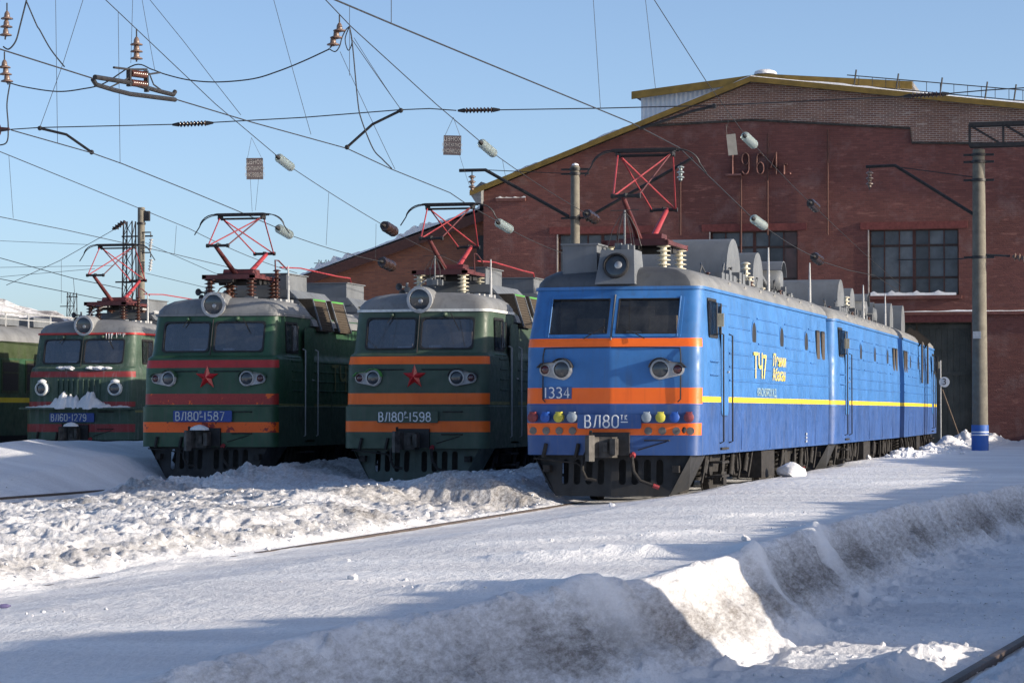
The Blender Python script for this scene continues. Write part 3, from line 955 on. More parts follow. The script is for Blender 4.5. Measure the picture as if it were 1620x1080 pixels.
# gate in the archway of the blue locomotive's track
ge = empty("gate", (gx0, .30, 0), parent=dep)
gw = gx1 - gx0
for k in range(2):
    x0 = gw * k / 2 + .03; x1 = gw * (k + 1) / 2 - .03
    n = 9
    for i in range(n):
        a, b = x0 + (x1 - x0) * i / n, x0 + (x1 - x0) * (i + 1) / n
        MB().box(a + .004, b - .004, .0 + .008 * ((i * 7 + k) % 3), .06, -.3, gz1 - .02).build("plank", M['gate'], ge, 0)
    for zz in (.35, 3.05, gz1 - .25):
        MB().box(x0, x1, -.04, -.002, zz, zz + .16).build("gate_rail", M['gate'], ge, 0)
# white ventilation lantern on the ridge
LY = 7.0
def WL(px, py): return W(px, py, DY + LY)
la, lr, lb = WL(1003, 150), WL(1208, 122), WL(1445, 134)
wx0 = WL(1014, 160)[0]; wx1 = WL(1425, 160)[0]
mb = MB(); v, f = [], []
nn = 220
for i in range(nn + 1):
    x = wx0 + (wx1 - wx0) * i / nn
    zt = la[1] + (lr[1] - la[1]) * (x - la[0]) / (lr[0] - la[0]) if x < lr[0] else lr[1] + (lb[1] - lr[1]) * (x - lr[0]) / (lb[0] - lr[0])
    yy = LY + .03 * math.cos(i * math.pi / 2)
    v += [(x, yy, 11.0), (x, yy, zt - .05)]
for i in range(nn): f.append((2 * i, 2 * i + 2, 2 * i + 3, 2 * i + 1))
mb.add(v, f); mb.box(wx0, wx1, LY + .05, LY + 30, 11.0, la[1] - .3)
mb.build("lantern_wall", M['whitecorr'], dep, 0, fix=False)
mb = MB()
mb.prism([(la[0], la[1] - .1), (lr[0], lr[1] - .1), (lb[0], lb[1] - .1), (lb[0], lb[1] + .08), (lr[0], lr[1] + .08), (la[0], la[1] + .08)], 'y', LY - .5, LY + 30)
mb.build("lantern_roof", plain("lantern_roof_sheet", (.16, .16, .17), .7), dep, 0)
for (a, b) in ((la, lr), (lr, lb)):
    MB().prism([(a[0], a[1] - .26), (b[0], b[1] - .26), (b[0], b[1] + .06), (a[0], a[1] + .06)], 'y', LY - .58, LY - .505).build("lantern_fascia", M['fascia'], dep, 0)
roof_snow((la[0] + 1, la[1] + .09), (lr[0], lr[1] + .09), "lantern_snow", dep, LY - .4, LY + 8, .0, .05, 15)
MB().lathe([(.5, 0), (.45, .12), (.25, .2), (.02, .22)], (lr[0] + .1, LY - .2, lr[1] + .08), n=9).build("ridge_snow", M['snow2'], dep, 40)
# railing on the right slope
rl = empty("roof_railing", (0, 1.0, 0), parent=dep)
def WR(px, py): return W(px, py, DY + 1.0)
t0, t1 = WR(1340, 119), WR(1620, 143); b0, b1 = WR(1340, 134), WR(1620, 160)
k_ = 3.0
for (a, b) in ((t0, t1), (b0, b1)):
    q = (a[0] + (b[0] - a[0]) * 1.6, a[1] + (b[1] - a[1]) * 1.6)
    MB().tube([(a[0], 0, a[1]), (q[0], 0, q[1])], .022, 6).build("rail_bar", M['steel'], rl)
for px in (1351, 1418.5, 1488, 1559, 1604, 1660):
    t_ = (px - 1340) / 280.0
    bx_ = b0[0] + (b1[0] - b0[0]) * t_; bz = b0[1] + (b1[1] - b0[1]) * t_
    MB().tube([(bx_ - .04, 0, bz - .35), (bx_ + .10, 0, bz + .62)], .035, 6).build("post", M['steel'], rl)
for i in range(16):
    t_ = (1359 + i * 21.6 - 1340) / 280.0
    x = b0[0] + (b1[0] - b0[0]) * t_
    MB().tube([(x, 0, b0[1] + (b1[1] - b0[1]) * t_), (x, 0, t0[1] + (t1[1] - t0[1]) * t_)], .013, 5).build("baluster", M['steel'], rl)

# ------------------------------------------------------------------ lower annex at the left
AY = 105.9
anx = empty("brick_annex", (-31, AY, 0), 0, "lower orange brick annex with snow on its sloping roof, left of the depot", "building")
def WA(px, py):
    p = PY(px, py, AY); return (p.x + 31, p.z)
a0, a1 = WA(776, 336), WA(490, 440)
sa = (a0[1] - a1[1]) / (a0[0] - a1[0])
xl = a1[0] - 6
zl = a1[1] - sa * 6
plate("wall", [(xl, -1), (a0[0] + .3, -1), (a0[0] + .3, a0[1]), (xl, zl)], [], .4, M['brick_orange'], anx)
MB().prism([(xl - .6, zl - .6 * sa - .30), (a0[0], a0[1] - .30), (a0[0], a0[1] + .12), (xl - .6, zl - .6 * sa + .12)], 'y', -.45, -.40).build("fascia", M['fascia_brown'], anx, 0)
MB().prism([(xl - .6, zl - .6 * sa + .0), (a0[0], a0[1] + .0), (a0[0], a0[1] + .14), (xl - .6, zl - .6 * sa + .14)], 'y', -.398, 30).build("roof", plain("annex_roof", (.12, .10, .10), .8), anx, 0)
roof_snow((xl, zl + .145), (a0[0] - .4, a0[1] + .145), "roof_snow", anx, -.25, 2.0, .06, .34, 21, 110)
p = WA(764, 392)
MB().box(p[0] - .25, p[0] + .35, -.06, .0 - .004, p[1] - .5, p[1] + .5).build("wall_vent", M['black'], anx, 0)

# ================================================================== locomotives
# local frame: front prow at y = 0 facing -y, body runs back along +y, rail tops at z = 0
KP = 0.095            # plough-shaped nose: y grows KP per metre from the centre line
def plan(z, s, w, L, ys, xo, xi, rc=.22, nc=5):
    """one horizontal ring of the body, from left rear round the nose to right rear"""
    pts = [(-w, L)] + [(-w, y) for y in ys]
    cx = w - rc; y0 = s + KP * cx
    for i in range(nc + 1):
        a = R(90 * i / nc)
        pts.append((-(cx + rc * math.cos(a)), y0 + rc - rc * math.sin(a)))
    pts += [(-xo, s + KP * xo), (-xi, s + KP * xi), (0, s), (xi, s + KP * xi), (xo, s + KP * xo)]
    for i in range(nc + 1):
        a = R(90 * (nc - i) / nc)
        pts.append((cx + rc * math.cos(a), y0 + rc - rc * math.sin(a)))
    pts += [(w, y) for y in reversed(ys)] + [(w, L)]
    return [(x, y, z) for (x, y) in pts]

def loft(mb, rings, matfn, holes=(), close_rear=True, cap_top=None, cap_bottom=None):
    n = len(rings[0])
    b = len(mb.V)
    for r_ in rings: mb.V += r_
    for i in range(len(rings) - 1):
        zm = (rings[i][0][2] + rings[i + 1][0][2]) / 2
        for j in range(n - 1):
            if (i, j) in holes: continue
            mb.F.append([b + i * n + j, b + i * n + j + 1, b + (i + 1) * n + j + 1, b + (i + 1) * n + j]); mb.M.append(matfn(zm, j, n))
        if close_rear:
            mb.F.append([b + i * n + n - 1, b + i * n, b + (i + 1) * n, b + (i + 1) * n + n - 1]); mb.M.append(matfn(zm, 0, n))
    if cap_top is not None:
        mb.F.append([b + (len(rings) - 1) * n + j for j in range(n)]); mb.M.append(cap_top)
    if cap_bottom is not None:
        mb.F.append([b + j for j in range(n - 1, -1, -1)]); mb.M.append(cap_bottom)

def frame_quad(name, P, mat, parent, outer=.03, inner=.03, rad=.06, th=.03, lift=.012):
    """frame around the quad P (4 corners ccw seen from outside): rounded inner edge, rectangular outer"""
    P = [Vector(p) for p in P]
    u = (P[1] - P[0]); wv = (P[3] - P[0])
    nrm = u.cross(wv).normalized()
    def at(a, b):   # bilinear, a,b in metres from the centre -> use normalised
        return P[0] * (1 - a) * (1 - b) + P[1] * a * (1 - b) + P[2] * a * b + P[3] * (1 - a) * b
    lu = ((P[1] - P[0]).length + (P[2] - P[3]).length) / 2; lv = ((P[3] - P[0]).length + (P[2] - P[1]).length) / 2
    inn = rrect(inner, lu - inner, inner, lv - inner, rad, 4)
    out = rrect(-outer, lu + outer, -outer, lv + outer, max(.01, rad * .8), 4)
    n = len(inn)
    mb = MB()
    v = []
    for ring, h in ((out, 0), (out, th), (inn, th), (inn, -.02)):
        for (a, b) in ring: v.append(at(a / lu, b / lv) + nrm * (h + lift - .012))
    f = []
    for k in range(3):
        for i in range(n):
            j = (i + 1) % n
            f.append((k * n + i, k * n + j, (k + 1) * n + j, (k + 1) * n + i))
    mb.add(v, f)
    return mb.build(name, mat, parent, 40), at, nrm, lu, lv

def insulator(mb, o, h, r, sheds, m=0, ax=(0, 0, 1), core=.45):
    pr = []
    for i in range(sheds):
        z0 = h * i / sheds; dz = h / sheds
        pr += [(r * core, z0), (r * core, z0 + dz * .35), (r, z0 + dz * .55), (r * .97, z0 + dz * .68), (r * core, z0 + dz * .95)]
    mb.lathe(pr, o, ax, 12, m)

def pantograph(root, y0, zb, zt, span=1.7, folded=False, ins='porc_white', colr='red', low=None):
    """double-arm diamond pantograph with its four roof insulators"""
    pe = empty("pantograph", (0, y0, zb), parent=root)
    H = zt - zb; kn = .43 * H
    for (x, y) in ((-.5, -.75), (.5, -.75), (-.5, .75), (.5, .75)):
        mb = MB(); insulator(mb, (x, y, -.50), .42, .13, 5)
        mb.build("insulator", M[ins], pe)
        MB().box(x - .12, x + .12, y - .12, y + .12, -.56, -.50).build("insulator_foot", M['gear'], pe, 0)
    mb = MB()
    mb.box(-.62, .62, -.95, -.83, -.10, .0); mb.box(-.62, .62, .83, .95, -.10, 0)
    mb.box(-.62, -.52, -.95, .95, -.08, -.01); mb.box(.52, .62, -.95, .95, -.08, -.01)
    mb.box(-.45, .45, -.4, .4, -.06, .06)
    for i in range(-5, 6): mb.cyl((i * .1, -.55, -.02), (i * .1 + .03, .55, -.02), .035, 6)
    mb.build("base_frame", M['darkred'], pe, 40)
    mb = MB()
    mb.box(-.55, .0, -.62, -.30, -.16, -.02); mb.box(-.3, .5, .1, .5, -.18, -.03); mb.cyl((-.5, -.1, -.12), (.5, -.1, -.12), .09, 10)
    mb.build("spring_gear", M['black'], pe, 40)
    MB().prism([(-.30, .0), (.30, .0), (.22, .16), (-.22, .16)], 'x', -.36, .36).build("gear_cover", M['darkred'], pe, 40)
    # lower arms
    for sgn, mt in ((-1, 'darkred'), (1, 'red')):
        x = -.10 * sgn * -1 if False else (.06 if sgn > 0 else -.06)
        MB().tube([(x, sgn * .18, .02), (x, sgn * span, kn)], [.062, .045], 10).build("lower_arm", M[mt], pe)
        mb = MB(); mb.cyl((-.24, sgn * span, kn), (.24, sgn * span, kn), .032, 8)
        for s in (-1, 1): mb.lathe([(.045, -.03), (.045, .03)], (s * .24, sgn * span, kn), (1, 0, 0), 8)
        mb.tube([(s_ * .05, sgn * span, kn) for s_ in (0,)] + [(0, sgn * span, kn + .05)], .04, 6)
        mb.build("knuckle", M['black'], pe)
        hx = .50
        zt_ = H - .10
        for (a, b) in ((-.23, -hx), (.23, hx), (sgn * .23, -sgn * hx)):
            MB().tube([(a, sgn * span, kn), (b, sgn * .12, zt_)], .016, 6).build("upper_tube", M['red'] if a * sgn > 0 or sgn > 0 else M['darkred'], pe)
    mb = MB(); mb.cyl((-.54, -.12, H - .10), (.54, -.12, H - .10), .016, 6); mb.cyl((-.54, .12, H - .10), (.54, .12, H - .10), .016, 6)
    mb.build("cross_tube", M['black'], pe)
    for s in (-1, 1):
        mb = MB()
        for k in range(3): mb.lathe([(.05, -.02), (.05, .02)], (s * .52, -.1 + .1 * k, H - .08 + .02 * (k % 2)), (1, 0, 0), 8)
        mb.tube([(s * .52, -.1, H - .1), (s * .52, 0, H - .02), (s * .52, .1, H - .1)], .02, 6)
        mb.build("bow_carriage", M['black'], pe)
    mb = MB()
    for yy in (-.12, .12):
        mb.tube([(-.62, yy, H - .01), (-.56, yy, H), (.56, yy, H), (.62, yy, H - .01)], .028, 6)
    mb.box(-.56, .56, -.14, .14, H - .035, H - .012)
    mb.build("contact_bow", M['black'], pe)
    for s in (-1, 1):
        mb = MB()
        pts = [(s * .60, -.12, H)] + [(s * (.62 + .42 * math.sin(R(a))), -.12 + .12 * a / 80, H - .33 * (1 - math.cos(R(a)))) for a in range(10, 81, 14)] + [(s * 1.16, .0, H - .46)]
        mb.tube(pts, .013, 6)
        mb.tube([(p[0], -p[1], p[2]) for p in pts], .013, 6)
        mb.build("bow_horn", M['wire'], pe)
    return pe

def bogie(root, yc, side_only=False):
    be = empty("bogie", (0, yc, 0), parent=root)
    wm = None
    for y in (-1.45, 1.45):
        for s in (-1, 1):
            mb = MB()
            mb.lathe([(.02, -.07), (.50, -.05), (.58, -.065), (.625, -.065), (.625, .055), (.66, .06), (.66, .085), (.5, .08), (.02, .06)], (s * .79, y, .625), (-s, 0, 0), 28)
            mb.build("wheel", M['under'], be, 40)
            mb = MB()
            mb.prism([(y - .24, .42), (y + .24, .42), (y + .28, .62), (y + .20, .86), (y - .20, .86), (y - .28, .62)], 'x', s * 1.02, s * 1.30)
            mb.lathe([(.19, 0), (.19, .06), (.10, .08)], (s * 1.30, y, .62), (s, 0, 0), 14)
            mb.build("axle_box", M['under'], be, 30)
            for k in (-1, 1):
                mb = MB()
                pts = []
                for i in range(46):
                    a = i * math.pi / 4.0
                    pts.append((s * 1.18 + .085 * math.cos(a), y + k * .46 + .085 * math.sin(a), .44 + i * .0108))
                mb.tube(pts, .022, 5)
                mb.cyl((s * 1.18, y + k * .46, .38), (s * 1.18, y + k * .46, .44), .12, 10); mb.cyl((s * 1.18, y + k * .46, .92), (s * 1.18, y + k * .46, .98), .12, 10)
                mb.build("spring", M['under'], be, 50)
        MB().cyl((-.8, y, .625), (.8, y, .625), .10, 12).build("axle", M['under'], be)
    for s in (-1, 1):
        prof = [(-2.35, .72), (-2.25, .95), (-.8, 1.02), (.8, 1.02), (2.25, .95), (2.35, .72), (1.95, .74), (.95, .74), (.6, .44), (-.6, .44), (-.95, .74), (-1.95, .74)]
        MB().prism(prof, 'x', s * 1.06 - .08, s * 1.06 + .08).build("side_frame", M['under'], be, 30)
        for (ya, za, yb, zb) in ((-.55, .40, -.15, .98), (.45, .42, .85, 1.05), (-2.2, .5, -1.75, 1.0), (2.0, .45, 2.45, 1.0)):
            mb = MB(); mb.cyl((s * 1.36, ya, za), (s * 1.36, (ya + yb) / 2, (za + zb) / 2), .06, 10); mb.cyl((s * 1.36, (ya + yb) / 2, (za + zb) / 2), (s * 1.36, yb, zb), .04, 8)
            mb.build("damper", M['under'], be)
        for (ya, yb) in ((-2.7, -2.0), (-.9, -.4), (1.0, 1.25), (2.1, 2.9)):
            MB().tube([(s * 1.42, ya, .35), (s * 1.44, ya + .1, .55), (s * 1.42, (ya + yb) / 2, .75), (s * 1.38, yb, .95)], .024, 6).build("pipe", M['under'], be)
        MB().box(s * 1.25 - .10, s * 1.25 + .10, -.16, .16, .26, .50).build("sand_box", M['under'], be, 0)
    return be

def coupler(root, y=0.0, z=1.06, snow=False):
    ce = empty("coupler", (0, y, z), parent=root)
    MB().box(-.36, .36, -.10, .30, -.135, .27).build("pocket", M['black'], ce, 0)
    mb = MB()
    mb.box(-.10, .10, -.22, .3, -.10, .12)
    mb.prism([(-.12, -.12), (-.30, -.30), (-.33, -.52), (-.24, -.58), (-.17, -.50), (-.12, -.34), (.10, -.28), (.16, -.14)], 'z', -.17, .19)
    mb.prism([(-.33, -.50), (-.24, -.60), (-.16, -.52), (-.20, -.40)], 'z', -.23, .22)
    mb.prism([(.04, -.30), (.10, -.46), (.20, -.50), (.22, -.32), (.14, -.16)], 'z', -.12, .16)
    mb.box(-.05, .03, -.36, -.27, -.07, .10)
    mb.build("coupler_head", plain("worn_coupler_steel", (.060, .056, .052), .6, .3, .7, 6), ce, 30)
    MB().bar((-.30, -.15, -.25), (-.27, -.35, .30), .05, .05).build("release_lever", M['under'], ce, 0)
    if snow:
        MB().lathe([(.22, 0), (.20, .05), (.10, .10), (.01, .12)], (-.02, -.36, .225), n=9).build("coupler_snow", M['snow2'], ce, 50)
    return ce

def hoses(root, y, sgnred=True):
    mb = MB(); mb.tube([(-.42, y, .92), (-.46, y - .12, .80), (-.46, y - .18, .60), (-.38, y - .2, .45), (-.20, y - .16, .42)], .030, 8)
    mb.build("air_hose", M['under'], root)
    mb = MB(); mb.tube([(.42, y, .88), (.42, y - .12, .80), (.46, y - .18, .58), (.58, y - .2, .42), (.80, y - .16, .34)], .030, 8)
    mb.build("air_hose", M['under'], root)
    MB().lathe([(.045, -.05), (.055, 0), (.045, .05)], (.42, y - .06, .86), (0, 1, .4), 8).build("hose_tap", M['red'], root)
    MB().cyl((.80, y - .16, .34), (.90, y - .13, .30), .038, 8).build("hose_end", M['red'], root)

def plough(root, mat, zt=.87, zb=.14, y=0.10, wt=1.42, wb=1.02):
    pe = empty("snow_plough", (0, y, 0), parent=root)
    for s in (-1, 1):
        out = [(0, zb), (s * wb, zb), (s * wt, zt), (0, zt)]
        hl = [stadium(s * x, zb + .20, zt - .08, .062) for x in (.20, .42, .64, .86)]
        o = plate("plough_plate", out, hl, .02, mat, pe)
        o.rotation_euler = (R(-6), 0, math.atan(KP) * s)
        o.location = (0, 0, 0)
        mb = MB()
        ya = KP * wt; 
        mb.add([(s * wb, KP * wb + .03, zb), (s * wt, KP * wt + .03 - .09, zt), (s * (wt + .02), KP * wt + 1.25, zt), (s * (wb + .25), KP * wb + .55, zb + .12)], [(0, 1, 2, 3), (3, 2, 1, 0)])
        mb.build("plough_wing", mat, pe, 0, fix=False)
        MB().bar((s * 1.16, -.02, .62), (s * 1.16, .28, .62), .12, .12).build("bracket", M['under'], pe, 0)
    MB().box(-1.0, 1.0, .62, .66, .16, .86).build("plough_back", M['black'], pe, 0)
    return pe

def headlamp(root, s, x, z, y, big=.155, small=.085, hood='black', body='lampplate', scale=1.0):
    """pear-shaped plate with a white lamp inboard and a red lamp outboard"""
    he = empty("headlight", (s * x, y + KP * x, z), rz=math.atan(KP) * s, parent=root)
    a, b = big * scale, small * scale
    dx = .31 * scale
    def ang(o): return None
    pts = []
    for i in range(19): 
        t = R(95 + 170 * i / 18); pts.append((a * 1.22 * math.cos(t), a * 1.22 * math.sin(t)))
    for i in range(13):
        t = R(-85 + 170 * i / 12); pts.append((dx + b * 1.3 * math.cos(t), b * 1.3 * math.sin(t)))
    pts = [(s * p[0], p[1]) for p in pts]
    o = plate("lamp_plate", pts, [], .05, M[body], he, off=-.05)
    for (cx, rr, lm) in ((0, a, 'lens'), (s * dx, b, 'redlens')):
        MB().lathe([(rr * 1.12, .0), (rr * 1.12, .03), (rr * .95, .035), (rr * .92, .01)], (cx, -.05, 0), (0, -1, 0), 20).build("lamp_rim", M['chrome'], he)
        MB().lathe([(rr * .95, .006), (rr * .8, .022), (rr * .4, .034), (.004, .038)], (cx, -.052, 0), (0, -1, 0), 20).build("lens", M[lm], he)
    # hood over both lamps
    mb = MB()
    arc_ = []
    for i in range(13):
        t = R(170 - 130 * i / 12); arc_.append((a * 1.30 * math.cos(t), a * 1.30 * math.sin(t)))
    arc_.append((dx + b * 1.4 * math.cos(R(70)), b * 1.4 * math.sin(R(70))))
    arc_.append((dx + b * 1.5 * math.cos(R(15)), b * 1.5 * math.sin(R(15))))
    arc_ = [(s * p[0], p[1]) for p in arc_]
    v, f = [], []
    for k, (px_, pz_) in enumerate(arc_):
        v += [(px_, -.002, pz_), (px_, -.13, pz_ * .98 + .005), (px_ * 1.06, -.13, pz_ * 1.06), (px_ * 1.08, -.002, pz_ * 1.08)]
    for k in range(len(arc_) - 1):
        for j in range(3): f.append((k * 4 + j, (k + 1) * 4 + j, (k + 1) * 4 + j + 1, k * 4 + j + 1))
    mb.add(v, f); mb.build("lamp_hood", M[hood], he, 50)

def star(root, z, y, r=.30):
    mb = MB(); v = [(0, -.11, 0)]
    for i in range(10):
        a = R(90 + 36 * i); rr = r if i % 2 == 0 else r * .40
        v.append((rr * math.cos(a), KP * abs(rr * math.cos(a)) * .0, rr * math.sin(a)))
    v.append((0, .02, 0))
    f = [(0, 1 + (i + 1) % 10, 1 + i) for i in range(10)] + [(11, 1 + i, 1 + (i + 1) % 10) for i in range(10)]
    mb.add(v, f)
    return mb.build("star", M['star'], root, 0, loc=(0, y, z))

def handrail(root, s, x, y, z0, z1, mat, off=.07):
    MB().tube([(s * x, y, z0), (s * (x + off), y, z0 + .03), (s * (x + off), y, z1 - .03), (s * x, y, z1)], .016, 6).build("handrail", mat, root)

def ribs(root, w, zs, y0, y1, mat, gaps=()):
    for s in (-1, 1):
        for z in zs:
            segs = [(y0, y1)]
            if z > 2.6:
                for (a, b) in gaps:
                    ns = []
                    for (p, q) in segs:
                        if b <= p or a >= q: ns.append((p, q)); continue
                        if a > p: ns.append((p, a))
                        if b < q: ns.append((b, q))
                    segs = ns
            ww = w(z)
            for (p, q) in segs:
                if q - p < .3: continue
                me = MB().prism([(s * (ww - .01), z - .024), (s * (ww + .020), z - .012), (s * (ww + .020), z + .010), (s * (ww - .01), z + .022)], 'y', p, q)
                me.build("side_rib", mat, root, 0)

def lantern_rods(root, ys, x, z0, h):
    for y in ys:
        mb = MB(); mb.tube([(x, y, z0), (x, y, z0 + h * .55), (x, y, z0 + h)], [.035, .028, .014], 8)
        mb.build("roof_rod", M['galv'], root)

def horn_set(root, x, y, z):
    he = empty("horn_set", (x, y, z), parent=root)
    for (dx, dz, l) in ((-.06, .16, .34), (.02, .02, .26)):
        MB().lathe([(.018, l), (.022, l * .5), (.05, l * .15), (.085, 0), (.078, .004), (.012, l * .3)], (dx, -.22, dz), (.25, 1, 0), 12).build("horn", M['roof_dark'], he)
    mb = MB(); mb.box(.0, .10, .0, .14, -.15, .16); mb.cyl((.05, .05, .16), (.05, .05, .26), .03, 8)
    mb.build("horn_bracket", M['gear'], he, 0)

def whip_cone(root, x, y, z, h=.65, rr=.30):
    """cage antenna: mast with drooping wires"""
    ae = empty("cage_antenna", (x, y, z), parent=root)
    MB().cyl((0, 0, -.15), (0, 0, h), .018, 8).build("mast", M['gear'], ae)
    MB().cyl((-.25, -.06, h - .01), (.25, .06, h + .01), .008, 6).build("spreader", M['wire'], ae)
    for k in range(6):
        a = k * math.pi / 3 + .3
        MB().tube([(0, 0, h - .02), (.10 * math.cos(a), .10 * math.sin(a), h * .80), (.22 * math.cos(a), .22 * math.sin(a), h * .45), (rr * math.cos(a), rr * math.sin(a), 0)], .006, 5).build("cage_wire", M['wire'], ae)
    for k in range(5):
        a = k * 1.25
        MB().box(.12 * math.cos(a) - .06, .12 * math.cos(a) + .06, .12 * math.sin(a) - .05, .12 * math.sin(a) + .05, -.10, .02 + .03 * (k % 2)).build("antenna_block", M['gear'], ae, 0)

def cowl(root, x0, x1, y0, y1, z0, z1, mat):
    """transverse roof cowl: straight back, rounded top, flat ends"""
    r = (y1 - y0) * .5
    prof = [(y0, z0), (y1, z0), (y1, z1 - r * .9)] + arc((y0 + y1) / 2, z1 - r * .9, r, r * .9, 0, 180, 12) [1:]
    MB().prism(prof, 'x', x0, x1).build("cooling_cowl", mat, root, 30)
    MB().prism([(p[0] + .0, p[1] + .0) for p in prof], 'x', x1 + .002, x1 + .03).build("cowl_end", M['gear'], root, 0)

ZW0, ZW1 = 2.96, 3.63        # windscreen height
def cab_front_y(z, prof):
    for (a, b) in zip(prof[:-1], prof[1:]):
        if a[0] <= z <= b[0]:
            return a[1] + (b[1] - a[1]) * (z - a[0]) / max(1e-6, b[0] - a[0])
    return prof[-1][1]

def loco(name, label, loc, rz, cfg, group="electric locomotives side by side in the yard"):
    L = cfg.get('L', 16.0)
    root = empty(name, loc, rz, label, "locomotive", group)
    blue = cfg['kind'] == 'blue'
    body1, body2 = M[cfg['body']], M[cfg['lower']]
    zoff = cfg.get('zoff', 0.0)
    bands = [(a + zoff, b + zoff, m) for (a, b, m) in cfg['bands']]           # on the nose
    sband = cfg['sideband']                                                  # (z0, z1, mat)
    # nose profile: (z, setback, half width)
    if blue:
        prof = [(.86, .02, 1.56), (1.74, .02, 1.58), (1.75, .05, 1.58), (2.76, .10, 1.575), (2.91, .13, 1.56), (2.98, .16, 1.55), (3.60, .48, 1.52), (3.82, .58, 1.51)]
    else:
        prof = [(.84, .0, 1.60), (1.735, .0, 1.60), (1.75, .07, 1.575), (2.60, .11, 1.57), (2.82, .17, 1.545), (2.88, .28, 1.50), (2.98, .32, 1.49), (3.60, .48, 1.47), (3.80, .53, 1.46)]
        if 'frontw' in cfg: prof = [(a, b, c * cfg['frontw']) for (a, b, c) in prof]
    zs = sorted(set([p[0] for p in prof] + [ZW0, ZW1] + [b[0] for b in bands] + [b[1] for b in bands] + [sband[0], sband[1]] + ([1.79] if blue else [])))
    def at(z):
        s = cab_front_y(z, [(p[0], p[1]) for p in prof]); w_ = cab_front_y(z, [(p[0], p[2]) for p in prof]); return s, w_
    ys = [cfg.get('wy', (1.95, 1.15))[0], cfg.get('wy', (1.95, 1.15))[1]]
    rings = [plan(z, at(z)[0], at(z)[1], L, ys, 1.19, .055) for z in zs]
    n = len(rings[0])
    mats = [body1, body2, M[sband[2]]] + [M[b[2]] for b in bands]
    nside = 1 + len(ys)
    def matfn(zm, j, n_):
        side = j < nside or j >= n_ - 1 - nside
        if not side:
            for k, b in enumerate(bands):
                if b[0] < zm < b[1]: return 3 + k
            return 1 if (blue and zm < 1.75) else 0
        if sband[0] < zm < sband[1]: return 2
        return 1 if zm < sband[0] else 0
    # window openings
    def ring_of(z): return min(range(len(zs)), key=lambda i: abs(zs[i] - z))
    i0, i1 = ring_of(ZW0), ring_of(ZW1)
    c0 = nside + 6       # first nose column index after the left corner
    holes = set()
    for i in range(i0, i1):
        for j in (c0, c0 + 3): holes.add((i, j))
        for j in (1, n - 3): holes.add((i, j))
    mb = MB(); loft(mb, rings, matfn, holes, True, None, 1)
    mb.build("body_shell", mats, root, 35, fix=False)
    # windscreens
    gl = M[cfg.get('glass', 'glass')]
    def quad(j): return [rings[i0][j], rings[i0][j + 1], rings[i1][j + 1], rings[i1][j]]
    for j in (c0, c0 + 3):
        we = empty("windscreen", (0, 0, 0), parent=root)
        P = quad(j)
        o, fn, nr, lu, lv = frame_quad("frame", P, body1 if blue else M['rubber'], we, .035 if blue else .015, .022 if blue else .020, .03 if blue else .10, .028, .004)
        if blue: frame_quad("gasket", P, M['rubber'], we, -.018, .036, .025, .020, .016)
        pv = [fn(a, b) - nr * .012 for (a, b) in ((.02, .02), (.98, .02), (.98, .98), (.02, .98))]
        MB().add(pv, [(0, 1, 2, 3)]).build("pane", gl, we, 0, fix=False)
        # wiper
        if blue: wp = [fn(.62, -.12) + nr * .05, fn(.95 if j == c0 else .05, .22) + nr * .05]
        else: wp = [fn(.55, 1.12) + nr * .05, fn(.72 if j != c0 else .42, .82 if j == c0 else .62) + nr * .05]
        if blue and j != c0: wp = [fn(.48, -.12) + nr * .05, fn(.10, .20) + nr * .05]
        MB().tube(wp, .010, 5).build("wiper", M['rubber'], we)
    MB().tube([(0, at(ZW0 - .08)[0] - .012, ZW0 - .08), (0, at(ZW1 + .06)[0] - .012, ZW1 + .06)], .014, 6).build("centre_post", M['gear'] if blue else M['rubber'], root)
    for s, j in ((-1, 1), (1, n - 3)):
        P = quad(j)
        we = empty("side_window", (0, 0, 0), parent=root)
        o, fn, nr, lu, lv = frame_quad("frame", P, M['rubber'], we, .02, .03, .05, .03, .004)
        MB().add([fn(a, b) - nr * .01 for (a, b) in ((.02, .02), (.98, .02), (.98, .98), (.02, .98))], [(0, 1, 2, 3)]).build("pane", gl, we, 0, fix=False)
        # draught screens standing out from the window
        for k, yy in enumerate((P[0][1], (P[0][1] + P[1][1]) / 2)):
            x0 = s * (at(3.3)[1] + .015)
            MB().add([(x0, yy, ZW0 + .02), (x0 + s * .16, yy - .03, ZW0 + .05), (x0 + s * .16, yy - .03, ZW1 - .08), (x0, yy, ZW1 - .04)], [(0, 1, 2, 3), (3, 2, 1, 0)]).build("draught_screen", gl, we, 0, fix=False)
            MB().tube([(x0, yy, ZW0 + .02), (x0 + s * .16, yy - .03, ZW0 + .05), (x0 + s * .16, yy - .03, ZW1 - .08), (x0, yy, ZW1 - .04)], .014, 5, closed=True).build("screen_frame", M['rubber'], we)
        if blue:
            x0 = s * (at(3.3)[1] + .10); yb = (P[0][1] + P[1][1]) / 2 - .045
            MB().box(min(x0, x0 + s * .13), max(x0, x0 + s * .13), yb - .012, yb, ZW0 + .18, ZW0 + .42).build("card", M['cream'], we, 0)
    # vertical sheet joints along the side
    for s in (-1, 1):
        for y in ([4.4, 7.7, 11.1, 13.9] if blue else [4.2, 7.2, 10.2, 13.2]):
            MB().box(min(s * (at(1.3)[1] - .004), s * (at(1.3)[1] + .005)), max(s * (at(1.3)[1] - .004), s * (at(1.3)[1] + .005)), y - .006, y + .006, .90, 2.10).build("sheet_joint", body2, root, 0)
    # cab inside
    ce = empty("cab_interior", (0, 0, 0), parent=root)
    MB().box(-1.44, 1.44, 2.30, 2.36, 1.8, 3.78).build("bulkhead", M['cabin'], ce, 0)
    MB().box(-.35, .35, 2.24, 2.29, 1.9, 3.55).build("cab_door", M['cabin_tan'], ce, 0)
